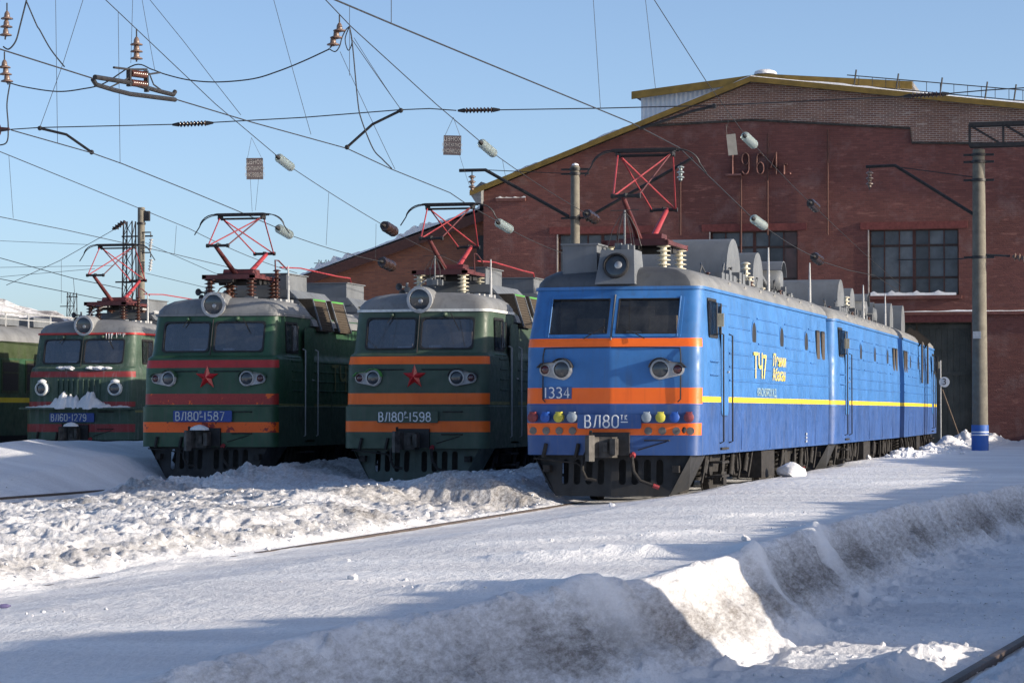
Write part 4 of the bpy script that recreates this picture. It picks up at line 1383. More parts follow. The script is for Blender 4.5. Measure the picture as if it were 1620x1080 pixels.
    MB().box(-1.3, 1.3, .62, 1.0, 2.55, 2.93).build("desk", M['cabin'], ce, 0)
    MB().box(.42, .92, 1.40, 1.52, 2.6, 3.35).build("seat_back", M['cabin_tan'], ce, 0)
    MB().box(-.92, -.42, 1.40, 1.52, 2.6, 3.30).build("seat_back", M['cabin_tan'], ce, 0)
    MB().box(-1.42, 1.42, 1.05, 2.3, 3.70, 3.74).build("ceiling", M['cabin'], ce, 0)
    for (a, b, c_) in ((.15, .40, .12), (-.55, -.2, .10), (.7, .95, .07)):
        MB().box(a, b, .70, .82, 2.93, 2.93 + c_).build("desk_box", M['letterworn'], ce, 0)
    # ---------------- roof
    zc = prof[-1][0]
    s0, w0 = prof[-1][1], prof[-1][2]
    LR = L if blue else 2.95
    rr = [(zc, s0 - .01, w0 + .015), (zc + .10, s0 + .01, w0 - .005), (zc + .22, s0 + .10, w0 - .10), (zc + .32, s0 + .26, w0 - .28), (zc + .38, s0 + .50, w0 - .55), (zc + .41, s0 + .85, w0 - .95)]
    rring = [plan(z, s, w_, LR - .03 * i if not blue else LR, [1.95, 1.75 + .02 * i], max(.05, w_ - .42), .04, min(.30, w_ * .35)) for i, (z, s, w_) in enumerate(rr)]
    mb = MB(); loft(mb, rring, (lambda a, j, c: 1 if (blue and 4 <= j <= c - 9) else 0), (), True, 0, None)  # blue nose faces painted darker: soot, plus the shade of their facing
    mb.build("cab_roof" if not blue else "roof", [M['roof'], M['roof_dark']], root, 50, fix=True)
    # drip strip
    cr = [plan(z, s0 - .035, w0 + .035, LR, [1.95, 1.75], 1.13, .055) for z in (zc - .035, zc + .02)]
    ci = [plan(z, s0 + .02, w0 - .02, LR, [1.95, 1.75], 1.13, .055) for z in (zc + .02,)]
    mb = MB(); loft(mb, cr + ci, lambda a, b, c: 0, (), False)
    mb.build("drip_strip", M[cfg.get('strip', cfg['body'])], root, 35, fix=False)
    if blue: roof_gear_blue(root, L, cfg)
    else: roof_gear_green(root, L, cfg, body1)
    # ---------------- nose furniture
    yb = at(1.5)[0]
    coupler(root, yb + .05, .99, cfg.get('snowy', False))
    hoses(root, yb + .04)
    if cfg.get('plough', True): plough(root, M[cfg.get('plowmat', 'plow')])
    zt = cfg['platez'] + zoff
    pw = cfg['platew']
    mb = MB()
    ylev = yb - .035
    px0 = cfg.get('platex', -.05)
    plate("number_plate", rrect(px0 - pw / 2, px0 + pw / 2, zt - .125, zt + .125, .03), [], .035, M[cfg['platemat']], root, off=ylev - .002)
    mb = MB()
    h = cfg.get('texth', .185)
    tx = px0 - cfg['textw'] / 2
    sxx = cfg.get('sx', 1.22)
    x = stroke_text(mb, cfg['text'][0], tx, zt - h / 2, h, ylev - .006, .027, .13, sx=sxx)
    sup = cfg['text'][1]
    if sup:
        x2 = stroke_text(mb, sup, x + .0, zt + .03, .08, ylev - .006, .016, .35, sx=1.1)
        mb.tube([(x + .005, ylev - .006, zt - .01), (max(x2, x + .10) - .02, ylev - .006, zt - .01)], .010, 6, flat=((0, -1, 0), .5))
        x = max(x2, x + .10)
    if cfg['text'][2]: stroke_text(mb, cfg['text'][2].replace('-', '' if sup else '-'), x + .0, zt - h / 2, h, ylev - .006, .027, .13, sx=sxx)
    mb.build("number_lettering", M[cfg.get('lettermat', 'letter')], root, 60)
    # small grab bars and pipe valves on the lower beam
    for (x0, x1, z) in ((.62, 1.05, 1.14 if not blue else 1.12), (.65, 1.05, 1.62)):
        if blue and z > 1.5: continue
        MB().tube([(x0, yb + KP * x0 + .0, z), (x0, yb + KP * x0 - .07, z), (x1, yb + KP * x1 - .07, z), (x1, yb + KP * x1, z)], .014, 6).build("grab_bar", M['under'], root)
    for x0 in (-1.22, -.62):
        MB().bar((x0, yb + KP * abs(x0) - .03, .82), (x0 + .06, yb + KP * abs(x0) - .06, 1.06), .05, .05).build("cock_lever", M['under'], root, 0)
    MB().tube([(-1.4, yb + KP * 1.4 - .02, .80), (-.6, yb + .06, .72), (-.45, yb, .6)], .016, 6).build("brake_pipe", M['under'], root)
    MB().tube([(.50, yb + .03, .95), (1.0, yb + .10, 1.10)], .010, 5).build("chain", M['under'], root)
    # ---------------- running gear
    for yc in (L * .24, L * .78): bogie(root, yc)
    for (y0, y1, z0) in ((L * .46, L * .56, .30),):
        for s in (-1, 1): MB().box(s * 1.15 - .3, s * 1.15 + .3, y0, y1, z0, .86).build("equipment_box", M['under'], root, 0)
    MB().box(-1.0, 1.0, .9, L - .3, .55, .84).build("underframe", M['black'], root, 0)
    # ---------------- side
    w_side = 1.575 if blue else 1.575
    zr = [2.20, 2.45, 2.70, 2.95, 3.20, 3.45]
    ph = [5.95, 9.35, 12.75]
    if blue:
        ribs(root, lambda z: at(z)[1], zr, 3.05, L - .05, body1, [(y - .42, y + .42) for y in ph] + [(14.0, 15.75)])
        for s in (-1, 1):
            xs = s * at(3.1)[1]
            for y in ph:
                we = empty("porthole", (xs, y, 3.12), parent=root)
                MB().lathe([(.255, -.02), (.255, .006), (.23, .008), (.225, .0)], (0, 0, 0), (s, 0, 0), 24).build("frame", body1, we)
                MB().lathe([(.228, 0), (.001, .002)], (s * .006, 0, 0), (s, 0, 0), 24).build("pane", M['rubber'], we)
                we.scale = (1, 1.06, 1.06)
            for y in (14.45, 15.25):
                we = empty("side_window", (xs, y, 3.10), parent=root)
                MB().prism(rrect(-.26, .26, -.36, .36, .06), 'x', min(0, s * .02), max(0, s * .02)).build("frame", M['rubber'], we, 30)
                MB().prism(rrect(-.21, .21, -.31, .31, .05), 'x', min(s * .021, s * .026), max(s * .021, s * .026)).build("pane", M['grille'], we, 0)
            for y in (8.3,):
                pass
    else:
        ribs(root, lambda z: at(z)[1], [2.1, 2.32, 2.54, 2.76], 1.35, 2.05, body1, [])
        ribs(root, lambda z: at(z)[1], [2.1, 2.32, 2.54, 2.76], 2.98, L - .05, body1, [])
    for s in (-1, 1):
        xs = s * (at(2.6)[1] + .004)
        rail_m = M['black'] if blue else M['galv']
        # cab door
        de = empty("door", (xs, 2.15, 0), parent=root)
        a, b = sorted((0, s * .012))
        MB().prism([(p[0], p[1]) for p in rrect(.05, .75, 1.55, 3.55, .12)], 'x', a, b).build("leaf", body1, de, 30)
        MB().prism([(p[0], p[1]) for p in rrect(.04, .76, 1.54, 3.56, .13)], 'x', s * -.002 if s < 0 else -.002, s * .004 if s > 0 else .002).build("door_gap", M['rubber'], de, 30)
        MB().bar((s * .03, .68, 2.35), (s * .03, .60, 2.35), .03, .03).build("handle", M['galv'], de, 0)
        handrail(root, s, at(2.5)[1], 2.10, 1.05, 3.05, rail_m)
        handrail(root, s, at(2.5)[1], 3.02, 1.05, 3.05, rail_m)
        for z in (.95, .70, .45):
            MB().box(min(s * 1.38, s * 1.60), max(s * 1.38, s * 1.60), 2.2, 2.9, z - .02, z + .02).build("step", M['under'], root, 0)
        if blue:   # short grab ladder behind the corner
            for z in (1.98 + .30, 2.52):
                MB().tube([(s * 1.58, 1.15, z), (s * 1.62, 1.18, z), (s * 1.62, 1.9, z), (s * 1.58, 1.93, z)], .012, 6).build("grab_bar", body1, root)
    return root, at

def smooth_pts(pts, k=5):
    P = [Vector(p) for p in pts]
    out = []
    for i in range(len(P) - 1):
        a, b, c, d = P[max(i - 1, 0)], P[i], P[i + 1], P[min(i + 2, len(P) - 1)]
        for j in range(k):
            t = j / k
            out.append(.5 * ((2 * b) + (c - a) * t + (2 * a - 5 * b + 4 * c - d) * t * t + (3 * b - a - 3 * c + d) * t ** 3))
    return out + [P[-1]]

def roof_gear_blue(root, L, cfg):
    zr = 4.20
    g = M['gear']
    if cfg.get('front', True):
        # square headlight housing
        he = empty("roof_headlight", (0, .62, 3.90), parent=root)
        v = []
        for (hw, z, y) in ((.36, -.02, -.18), (.30, .60, .04)):
            v += [(-hw, y, z), (hw, y, z), (hw * .96, .75, z), (-hw * .96, .75, z)]
        MB().add(v, [(0, 1, 5, 4), (1, 2, 6, 5), (2, 3, 7, 6), (3, 0, 4, 7), (4, 5, 6, 7), (3, 2, 1, 0)]).build("housing", M['gear'], he, 0)
        nrm = Vector((0, -.62, .22)).normalized()
        c = Vector((0, -.075, .30))
        MB().lathe([(.235, -.02), (.235, .05), (.205, .06), (.20, .02)], c, nrm, 28).build("rim", M['black'], he)
        MB().lathe([(.205, .02), (.17, .035), (.09, .05), (.003, .055)], c, nrm, 28).build("lens", M['lens'], he)
        MB().lathe([(.07, .052), (.05, .066), (.003, .072)], c + Vector((.05, 0, .0)), nrm, 14).build("bulb", M['chrome'], he)
        mb = MB(); mb.box(-1.05, -.42, .85, 1.6, 4.08, 4.60); mb.build("ventilator_box", g, root, 0)
        mb = MB(); mb.box(-1.08, -.39, .82, 1.63, 4.60, 4.63); mb.build("ventilator_lid", g, root, 0)
        whip_cone(root, -.02, 1.35, 4.60)
        pantograph(root, 3.05, 4.76, 6.50, 1.7)
    cowl(root, -.95, .80, 6.9, 8.5, 4.12, 5.12, g)
    cowl(root, -.85, .70, 10.6, 11.9, 4.12, 5.05, g)
    for (x, y, h) in ((.75, 9.6, .62), (.62, 15.2, .35), (.35, 15.2, .35), (.9, 9.2, .3)):
        mb = MB(); insulator(mb, (x, y, 4.14), h, .10, 6 if h > .5 else 4)
        mb.build("insulator", M['porc_white'], root)
    te = empty("air_reservoir", (0, 13.6, 4.55), parent=root)
    MB().lathe([(.02, -.75), (.22, -.72), (.30, -.62), (.30, .62), (.22, .72), (.02, .75)], (.15, 0, 0), (1, 0, 0), 18).build("tank", g, te)
    MB().prism([(p[0], p[1]) for p in (arc(0, .02, .42, .42, 10, 150, 12) + list(reversed(arc(0, .02, .40, .40, 10, 150, 12))))], 'x', -.5, .92).build("hood", g, te, 30)
    for x in (-.3, .6): MB().box(x - .04, x + .04, -.28, .28, -.44, -.2).build("saddle", g, te, 0)
    for k in range(3):
        MB().tube([(.55 - .16 * k, 11.9, 4.85 - .12 * k), (.55 - .16 * k, 12.7, 4.62 - .1 * k), (.55 - .16 * k, 13.4, 4.45)], .05, 8).build("duct", g, root)
    MB().tube([(.30, 12.0, 4.86), (.28, 13.0, 4.95), (.2, 14.8, 4.80)], .018, 6).build("busbar", M['red'], root)
    lantern_rods(root, (9.9, 15.75), 1.18, 4.02, 1.05)
    for k in range(4):
        MB().box(1.02, 1.16, 4.6 + .42 * k, 4.9 + .42 * k, 4.10, 4.28).build("roof_box", g, root, 0)
    mb = MB()
    for k in range(26):
        y = 3.6 + k * .47; mb.cyl((1.20, y, 4.0), (1.20, y, 4.14), .010, 5)
    mb.cyl((1.20, 3.5, 4.14), (1.20, 15.6, 4.14), .012, 5); mb.cyl((1.20, 3.5, 4.07), (1.20, 15.6, 4.07), .010, 5)
    mb.build("roof_rail", M['roof'], root)
    rnd = random.Random(hash(root.name) % 97)
    for k in range(26):
        y = 5.9 + k * .37
        a = rnd.uniform(.04, .15); h = rnd.uniform(.04, .30)
        MB().box(.98 - a, .98 + a * .4, y - a, y + a, 4.06, 4.12 + h).build("roof_fitting", g if k % 3 else M['roof_dark'], root, 0)
    for k in range(9):
        y = 4.4 + k * 1.3; x_ = rnd.uniform(.55, .95)
        MB().tube(smooth_pts([(x_, y, 4.16), (x_ + .05, y + .05, 4.40 + .1 * rnd.random()), (x_ - .05, y + .5, 4.46), (x_ + .02, y + .9, 4.20)]), .016, 6).build("roof_pipe", g if k % 2 else M['roof_dark'], root)
        mb = MB(); insulator(mb, (x_ + .12, y + .3, 4.10), .20, .06, 3); mb.build("small_insulator", M['porc_white'] if k % 3 else M['porc_brown'], root)
    for k in range(7):
        y = 3.8 + k * 1.75
        MB().bar((1.43, y, 3.93), (1.45, y + .02, 4.04), .02, .05).build("lifting_lug", M['roof'], root, 0)

def roof_gear_green(root, L, cfg, body1):
    g = M['gear']
    z0 = 3.60
    # rear roof behind the cab dome
    mb = MB(); mb.prism([(-1.55, z0), (1.55, z0), (1.50, z0 + .14), (1.18, z0 + .42), (-1.18, z0 + .42), (-1.50, z0 + .14)], 'y', 2.96, L)
    mb.build("roof", M['roof'], root, 20)
    # chamfer grilles
    for s in (-1, 1):
        for (y0, y1) in ((3.35, 4.35), (4.75, 5.75), (8.2, 9.2), (9.6, 10.6)):
            ge = empty("roof_grille", (s * 1.45, y0, z0), parent=root)
            A = Vector((s * .14, 0, -.10)); B_ = Vector((-s * .08, 0, .66))
            w_ = y1 - y0
            MB().add([A, A + Vector((0, w_, 0)), B_ + Vector((0, w_, 0)), B_, A + Vector((-s * .55, 0, 0)), A + Vector((-s * .55, w_, 0)), B_ + Vector((-s * .55, w_, 0)), B_ + Vector((-s * .55, 0, 0))],
                     [(0, 1, 2, 3), (4, 7, 6, 5), (0, 3, 7, 4), (1, 5, 6, 2), (3, 2, 6, 7)]).build("grille_box", M['grille'], ge, 0)
            for k in range(12):
                t = .06 + .86 * k / 11
                p = A + (B_ - A) * t
                MB().bar(p + Vector((s * .012, .07, 0)), p + Vector((s * .012, w_ - .07, 0)), .02, .030).build("slat", M['grille'], ge, 0)
            n_ = Vector((s, 0, .27)).normalized() * .02
            MB().bar(B_ * .99 + A * .01 + Vector((s * .02, .02, -.03)), B_ * .99 + A * .01 + Vector((s * .02, w_ - .02, -.03)), .02, .06).build("trim", M['green_bright'], ge, 0)
            for yy in (.03, w_ - .03):
                MB().bar(A + Vector((s * .015, yy, .02)), B_ + Vector((s * .015, yy, -.02)), .05, .03).build("side_trim", g, ge, 0)
    # raised roof monitors with a box on each
    for (y0, y1, by0, by1) in ((3.3, 6.2, 3.7, 5.2), (7.9, 10.9, 8.4, 9.9)):
        me_ = empty("roof_monitor", (0, y0, 4.0), parent=root)
        n_ = y1 - y0
        MB().add([(-1.25, 0, 0), (1.25, 0, 0), (1.25, n_, 0), (-1.25, n_, 0), (-.80, .10, .48), (.80, .10, .48), (.80, n_ - .1, .48), (-.80, n_ - .1, .48)],
                 [(0, 1, 5, 4), (1, 2, 6, 5), (2, 3, 7, 6), (3, 0, 4, 7), (4, 5, 6, 7), (3, 2, 1, 0)]).build("monitor_base", g, me_, 0)
        MB().box(-.64, .64, by0 - y0, by1 - y0, .48, .86).build("monitor_box", g, me_, 0)
        MB().box(-.68, .68, by0 - y0 - .03, by1 - y0 + .03, .86, .885).build("monitor_lid", g, me_, 0)
        for zz in (.12, .30):
            MB().bar((-1.2 + zz * .9, -.01 + zz * .2, zz), (1.2 - zz * .9, -.01 + zz * .2, zz), .03, .03).build("monitor_ridge", g, me_, 0)
    MB().tube([(.3, 4.2, 5.05), (.35, 5.6, 5.10), (.35, 8.5, 5.05), (.3, 9.8, 5.06), (.3, 10.0, 4.7)], .018, 6).build("busbar", M['red'], root)
    MB().tube([(.42, 3.55, 4.75), (.42, 3.5, 5.18), (.42, 3.75, 5.18), (.40, 4.4, 5.02)], .018, 6).build("busbar", M['darkred'], root)
    # round roof headlight blended into the dome
    hz = 4.02
    he = empty("roof_headlight", (0, .50, hz), parent=root)
    MB().lathe([(.27, .0), (.275, .10), (.26, .35), (.20, .75), (.10, 1.05), (.02, 1.15)], (0, 0, 0), (0, 1, .10), 28).build("barrel", M['roof'], he)
    MB().lathe([(.27, 0), (.285, .02), (.285, .055), (.225, .06), (.215, .01)], (0, .02, 0), (0, -1, -.06), 28).build("rim", M['lampplate'], he)
    MB().lathe([(.22, .03), (.17, .045), (.09, .058), (.003, .062)], (0, .02, 0), (0, -1, -.06), 28).build("lens", M['lens'], he)
    MB().lathe([(.05, .060), (.03, .075), (.003, .08)], (.03, .02, -.03), (0, -1, -.06), 12).build("bulb", M['chrome'], he)
    if cfg.get('panto', True):
        pantograph(root, cfg.get('py', 3.0), 4.74, cfg.get('pz', 6.25), 1.6, ins=cfg.get('ins', 'porc_white'))
    horn_set(root, -.75, 1.9, 4.20)
    MB().tube([(-.5, 1.9, 4.22), (-.40, 2.0, 4.45), (-.15, 2.2, 4.60), (.0, 2.35, 4.62)], .018, 6).build("cable", M['galv'], root)
    if cfg.get('cage', False): whip_cone(root, -.08, 2.0, 4.50, .55, .22)
    else:
        mb = MB(); insulator(mb, (-.25, 2.15, 4.20), .45, .12, 4); mb.build("insulator", M['porc_brown'], root)
        mb = MB(); insulator(mb, (.72, 2.75, 4.14), .78, .095, 9); mb.build("insulator", M['porc_brown'], root)
    lantern_rods(root, (2.75,), 1.0, 4.05, .95)
    for k in range(4):
        MB().box(.82 + .05 * k, .92 + .05 * k, 2.0 + .26 * k, 2.14 + .26 * k, 4.08, 4.21).build("roof_box", M['galv'], root, 0)
    mb = MB(); mb.cyl((1.10, 2.2, 4.12), (1.10, 2.95, 4.12), .012, 5)
    for k in range(4): mb.cyl((1.10, 2.25 + .22 * k, 4.0), (1.10, 2.25 + .22 * k, 4.12), .010, 5)
    mb.build("roof_rail", M['galv'], root)
    for (x, s) in ((-.62, 1), (.55, 1)):
        MB().lathe([(.05, -.06), (.06, 0), (.04, .07), (.01, .09)], (x, .53 + KP * abs(x) - .02, 3.70), (0, -1, 0), 10).build("wiper_motor", body1, root)

def side_text(root, s, w_, y, z, txt, size, mat, sx=1.0):
    o = link("lettering", text_mesh(txt, size, mat, .002, False, sx), root, (s * (w_ + .004), y, z), (R(90), 0, R(90) * s))
    return o

# ---------------------------------------------------------------- blue three-section locomotive
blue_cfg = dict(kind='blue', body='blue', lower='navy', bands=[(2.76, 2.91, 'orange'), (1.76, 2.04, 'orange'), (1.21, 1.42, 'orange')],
                sideband=(1.79, 1.89, 'yellow'), platez=1.45, platew=1.14, platemat='navy', text=('ВЛ80', 'ТК', ''), textw=.90, platex=.0, texth=.21, strip='blue')
def blue_section(label, x, y, rz, front=True, L=16.0):
    cfg = dict(blue_cfg); cfg['front'] = front; cfg['L'] = L
    if not front: cfg['bands'] = [(1.79, 1.89, 'yellow')]
    return loco("electric_locomotive", label, (x, y, 0), rz, cfg, "coupled sections of the blue locomotive")
b1, at1 = blue_section("blue electric locomotive with orange nose bands numbered 1334, nearest on the right", -9.36, 45.25, R(-1.15))
# nose details of the leading section
headlamp(b1, 1, .88, 2.36, .085, .15, .085, 'black')
headlamp(b1, -1, .88, 2.36, .085, .15, .085, 'black')
for s in (-1, 1):                                   # cable conduit framing the nose panel
    MB().tube([(s * 1.22, .055 + KP * 1.22 + .04, 2.74), (s * 1.24, .04 + KP * 1.24 + .02, 2.60), (s * 1.24, KP * 1.24 + .03, 1.84), (s * 1.19, KP * 1.19 + .03, 1.79)], .012, 6).build("conduit", M['rubber'], b1)
    MB().tube([(s * 1.22, .055 + KP * 1.22 + .04, 2.74), (s * .6, .09 + KP * .6 - .012, 2.75), (s * .01, .09, 2.75)], .010, 6).build("conduit", M['rubber'], b1)
    MB().tube([(s * 1.16, .22 + KP * 1.16 - .10, 2.93), (s * 1.16, .50 + KP * 1.16 - .02, 3.66)], .012, 6).build("conduit", M['blue'], b1)
    MB().box(min(s * .05, s * 1.2), max(s * .05, s * 1.2), .02, .05, 3.0, 3.0 + .001)
# number 1334 on its own panel
yp = .055 + KP * 1.0
o = plate("unit_number_panel", [(-.27, 1.845), (.27, 1.845), (.27, 2.055), (-.27, 2.055)], [], .006, M['navy'], b1, off=0)
o.location = (-.975, .062 + KP * .975 - .012, 0); o.rotation_euler = (0, 0, -math.atan(KP))
mb = MB(); stroke_text(mb, '1334', -.245, 1.865, .18, -.004, .024, .14, sx=1.22)
o = mb.build("unit_number", M['letter'], b1, 60, fix=True); o.location = (-.975, .062 + KP * .975 - .012, 0); o.rotation_euler = (0, 0, -math.atan(KP))
# coloured jumper sockets and their plugs
for s in (-1, 1):
    cols = ['sock_grey', 'sock_yellow', 'sock_blue', 'sock_red']
    for k in range(4):
        x = .66 + .245 * k
        ye = .02 + KP * x
        if x > 1.25: ye += (x - 1.25) ** 2 * .9
        z = 1.52
        so = empty("jumper_socket", (s * x, ye, z), rz=math.atan(KP) * s, parent=b1)
        MB().lathe([(.05, -.02), (.075, .0), (.075, .10), (.088, .10), (.088, .135), (.07, .15), (.003, .155)], (0, 0, 0), (0, -1, 0), 18).build("cap", M[cols[k]], so)
        MB().box(-.05, .05, -.13, -.02, .075, .10).build("hinge", M[cols[k]], so, 0)
        MB().lathe([(.068, 0), (.068, .02), (.003, .024)], (s * .02, -.002, -.235), (0, -1, 0), 16).build("stud", M['buffgrey'], so)
MB().lathe([(.03, 0), (.045, .05), (.02, .10)], (1.32, .02 + KP * 1.32 - .06, 1.34), (0, -.6, -1), 8).build("hanging_cable", M['rubber'], b1)
# lettering on the side
wS = at1(2.4)[1] + .018
side_text(b1, 1, wS, 6.35, 2.48, "ТЧ7", .70, M['yletter'], 1.2)
side_text(b1, 1, wS, 8.75, 2.65, "Лении", .36, M['yletter'], 1.55)
side_text(b1, 1, wS, 8.70, 2.36, "Абакан", .36, M['yletter'], 1.30)
side_text(b1, 1, wS, 7.2, 1.99, "КРАСНОЯРСК Ж.Д.", .22, M['paleletter'], 1.15)
b2, at2 = blue_section("middle section of the blue locomotive, rounded light blue corner behind the first", -9.02, 62.15, R(-.05), False)
b3, at3 = blue_section("rear section of the blue locomotive in front of the depot gate, with hanging dark straps", -9.30, 95.15, R(180 + 1.1), False, 15.7)
for y in (6.0, 8.8):
    mb = MB()
    mb.box(-1.66, -1.62, y - .16, y + .16, 2.55, 3.86); mb.bar((-1.64, y, 3.86), (-1.15, y, 4.24), .32, .03, up=(0, 1, 0))
    mb.build("hanging_strap", M['grille'], b3, 0)
MB().box(-1.30, 1.30, 15.72, 16.25, 1.0, 4.0).build("gangway_bellows", M['navy'], b3, 0)
MB().box(-1.0, 1.0, 16.02, 16.5, 1.0, 3.6).build("gangway_bellows", M['rubber'], b1, 0)
for k in range(3): MB().box(1.585, 1.60, 12.4 - .01, 12.5, .95 + .08 * k, 1.0 + .08 * k).build("data_plate", M['letterworn'], b1, 0)

# ---------------------------------------------------------------- green locomotives
g98 = dict(kind='green', body='green_grey', lower='green_grey', bands=[(2.635, 2.80, 'orange'), (1.78, 2.015, 'orange'), (1.19, 1.42, 'orange')],
           sideband=(1.77, 1.84, 'dimletter'), platez=1.51, platew=1.34, platemat='green_grey', text=('ВЛ80', 'Р', '-1598'), textw=1.28, platex=-.12, strip='trimwhite',
           plowmat='plow_green', glass='glassblue', cage=True, py=3.0, pz=6.26)
l98, at98 = loco("electric_locomotive", "green electric locomotive with clean orange bands and red star, plate ending 1598", (-15.4, 53.9, 0), 0, g98)
for s in (-1, 1): headlamp(l98, s, .92, 2.34, .085, .145, .085, 'green_bright' if s < 0 else 'black')
star(l98, 2.36, .10 - .01, .27)
g87 = dict(kind='green', body='green', lower='green_grey', bands=[(2.60, 2.77, 'redband'), (1.78, 2.02, 'wornband'), (1.16, 1.39, 'wornband2')],
           sideband=(1.74, 1.80, 'dimletter'), platez=1.52, platew=1.38, platemat='platblue', text=('ВЛ80', 'Р', '-1587'), textw=1.28, platex=-.06, strip='roof',
           plowmat='plow', glass='glassblue', cage=False, py=2.35, pz=6.18, ins='porc_brown', snowy=True, lettermat='letterworn')
l87, at87 = loco("electric_locomotive", "green electric locomotive with flaking red and orange bands, blue plate ending 1587", (-20.6, 55.3, 0), 0, g87)
for s in (-1, 1): headlamp(l87, s, .92, 2.36, .085, .145, .085, 'green')
star(l87, 2.38, .10 - .01, .28)
for (rt, a_) in ((l98, at98), (l87, at87)):
    side_text(rt, 1, a_(2.3)[1] + .018, 4.6 if rt is l98 else 5.05, 2.36, "ТЧ7", .86, M['dimletter'], 1.1)
    # pentagon badge by the door
    mb = MB(); mb.prism([(-.10, -.12), (.10, -.12), (.13, .05), (0, .16), (-.13, .05)], 'x', 0, .012)
    mb.build("badge", M['letter'], rt, 0, loc=(a_(3.2)[1] + .004, 2.62, 3.22))
    # ledge below the cab windows that catches the sun
    for s in (-1, 1):
        MB().tube([(s * 1.46, .72, 2.86), (s * 1.52, 1.1, 2.85), (s * 1.53, 2.0, 2.85)], .03, 6).build("waist_ledge", M['green'], rt)
    for x0 in (-.62, .55):
        MB().tube([(x0 - .4, .12 + KP * abs(x0 - .4) - .03, 2.52), (x0 + .38, .12 + KP * abs(x0 + .38) - .03, 2.52)], .012, 5).build("seam_strip", M['rubber'], rt)
# second sections behind the two green locomotives
def green_trailer(label, x, y, cfg):
    c = dict(cfg); c['panto'] = False; c['text'] = ('ВЛ80', '', ''); c['textw'] = .85
    t, a_ = loco("electric_locomotive", label, (x, y, 0), R(180), c, "rear sections of the green locomotives")
    return t
green_trailer("rear section coupled behind the green locomotive with the red star and 1598 plate", -15.4, 53.9 + 32.9, g98)
green_trailer("rear section coupled behind the green locomotive with the blue 1587 plate", -20.6, 55.3 + 32.9, g87)

# ---------------------------------------------------------------- snow-crusted locomotive at the far left
g60 = dict(kind='green', body='frost_green', lower='frost_green', bands=[(2.58, 2.74, 'frost_red'), (1.76, 1.90, 'frost_red'), (1.06, 1.28, 'frost_red')],
           sideband=(1.60, 1.66, 'dimletter'), platez=1.46, platew=1.32, platemat='platblue', text=('ВЛ60', '', '-1279'), textw=1.24, platex=-.12, strip='redband', sx=1.1,
           glass='glassblue', plough=False, cage=False, py=2.9, pz=6.42, ins='porc_brown', snowy=True, lettermat='letterworn')
l60, at60 = loco("electric_locomotive", "older green locomotive with snow on its nose ledge, plate ending 1279, far left", (-29.12, 68.0, 0), 0, g60)
for s in (-1, 1):
    he = empty("headlight", (s * 1.08, .08 + KP * 1.08, 2.26), rz=math.atan(KP) * s, parent=l60)
    MB().lathe([(.20, -.05), (.20, .10), (.185, .13), (.15, .14), (.145, .08)], (0, 0, 0), (0, -1, 0), 22).build("rim", M['trimwhite'], he)
    MB().lathe([(.15, .09), (.08, .105), (.003, .11)], (0, 0, 0), (0, -1, 0), 22).build("lens", M['lens'], he)
    MB().lathe([(.13, 0), (.12, .04), (.05, .075), (.004, .085)], (0, -.04, .18), n=9).build("lamp_snow", M['snow2'], he, 50)
for k in range(9):     # ribbed grille panel between the lamps
    x = -.62 + k * .155
    MB().box(x - .02, x + .02, .05 + KP * abs(x), .10 + KP * abs(x), 1.95, 2.52).build("grille_rib", M['frost_green'], l60, 0)
MB().box(1.33, 1.50, .32, .40, 2.18, 2.38).build("marker_lamp", M['redband'], l60, 0)
mb = MB(); v, f = [], []
rnd = random.Random(5); n = 150
def jag(x, f, sd): return float(fbm(np.array([[x * f]]), np.array([[sd * 1.7]]), 300 + sd, 4)[0, 0])
for i in range(n + 1):
    x = -1.55 + 3.1 * i / n
    y = KP * abs(x)
    b = .02 + .34 * math.exp(-((x + .35) / .26) ** 2) + .28 * math.exp(-((x - .36) / .22) ** 2) + .12 * math.exp(-(x / .8) ** 2)
    b = max(.01, b * (1 + .9 * jag(x, 6, 1)) + .05 * jag(x, 14, 2)) * max(0.05, 1 - (abs(x) / 1.6) ** 6)
    dpt = (.04 + .22 * max(0, 1 - (abs(x) / 1.6) ** 4)) * (1 + .4 * jag(x, 5, 3))
    for (fy_, fz_) in ((1, -.1), (.98, .02), (.75, .32), (.45, .62), (.15, .95), (-.3, 1.0), (-.6, .9), (-.6, -.1)):
        v.append((x, y - dpt * fy_ + .02 * jag(x + fz_, 9, 4), 1.75 + b * fz_ * (1 + .35 * jag(x + fy_ * 2, 8, 5)) - (.02 if fz_ < 0 else 0)))
for i in range(n):
    for j in range(7): f.append((i * 8 + j, (i + 1) * 8 + j, (i + 1) * 8 + j + 1, i * 8 + j + 1))
mb.add(v, f); mb.build("nose_snow", M['snow2'], l60, 50)
MB().box(-1.62, 1.62, -.20, .35, 1.69, 1.735).build("nose_shelf", M['frost_green'], l60, 0)
for k in range(9):     # icicles under the roof edge
    x = .62 + k * .07 + .05 * rnd.random()
    hl = .05 + .22 * rnd.random() ** 2
    MB().lathe([(.016, 0), (.010, -hl * .5), (.002, -hl)], (x, .53 + KP * x - .05, 3.80), n=6).build("icicle", M['snow2'], l60)
for k, (x, y, sx, sz) in enumerate(((-.52, .20, .20, .05), (-.28, .17, .22, .07), (.30, .19, .20, .06), (.58, .22, .26, .07), (.82, .25, .14, .05))):
    link("ledge_snow", chunk_mesh(60 + k, 3), l60, (x, y, 2.83), (0, 0, .1 * k), (sx, .10, sz))
for k in range(5):
    MB().tube([(.2 + .18 * k, 3.4, 4.35 + .12 * (k % 3)), (.35 + .16 * k, 5.0, 4.5 + .1 * (k % 2)), (.4 + .1 * k, 8.0, 4.4)], .035, 6).build("roof_pipe", M['galv'], l60)

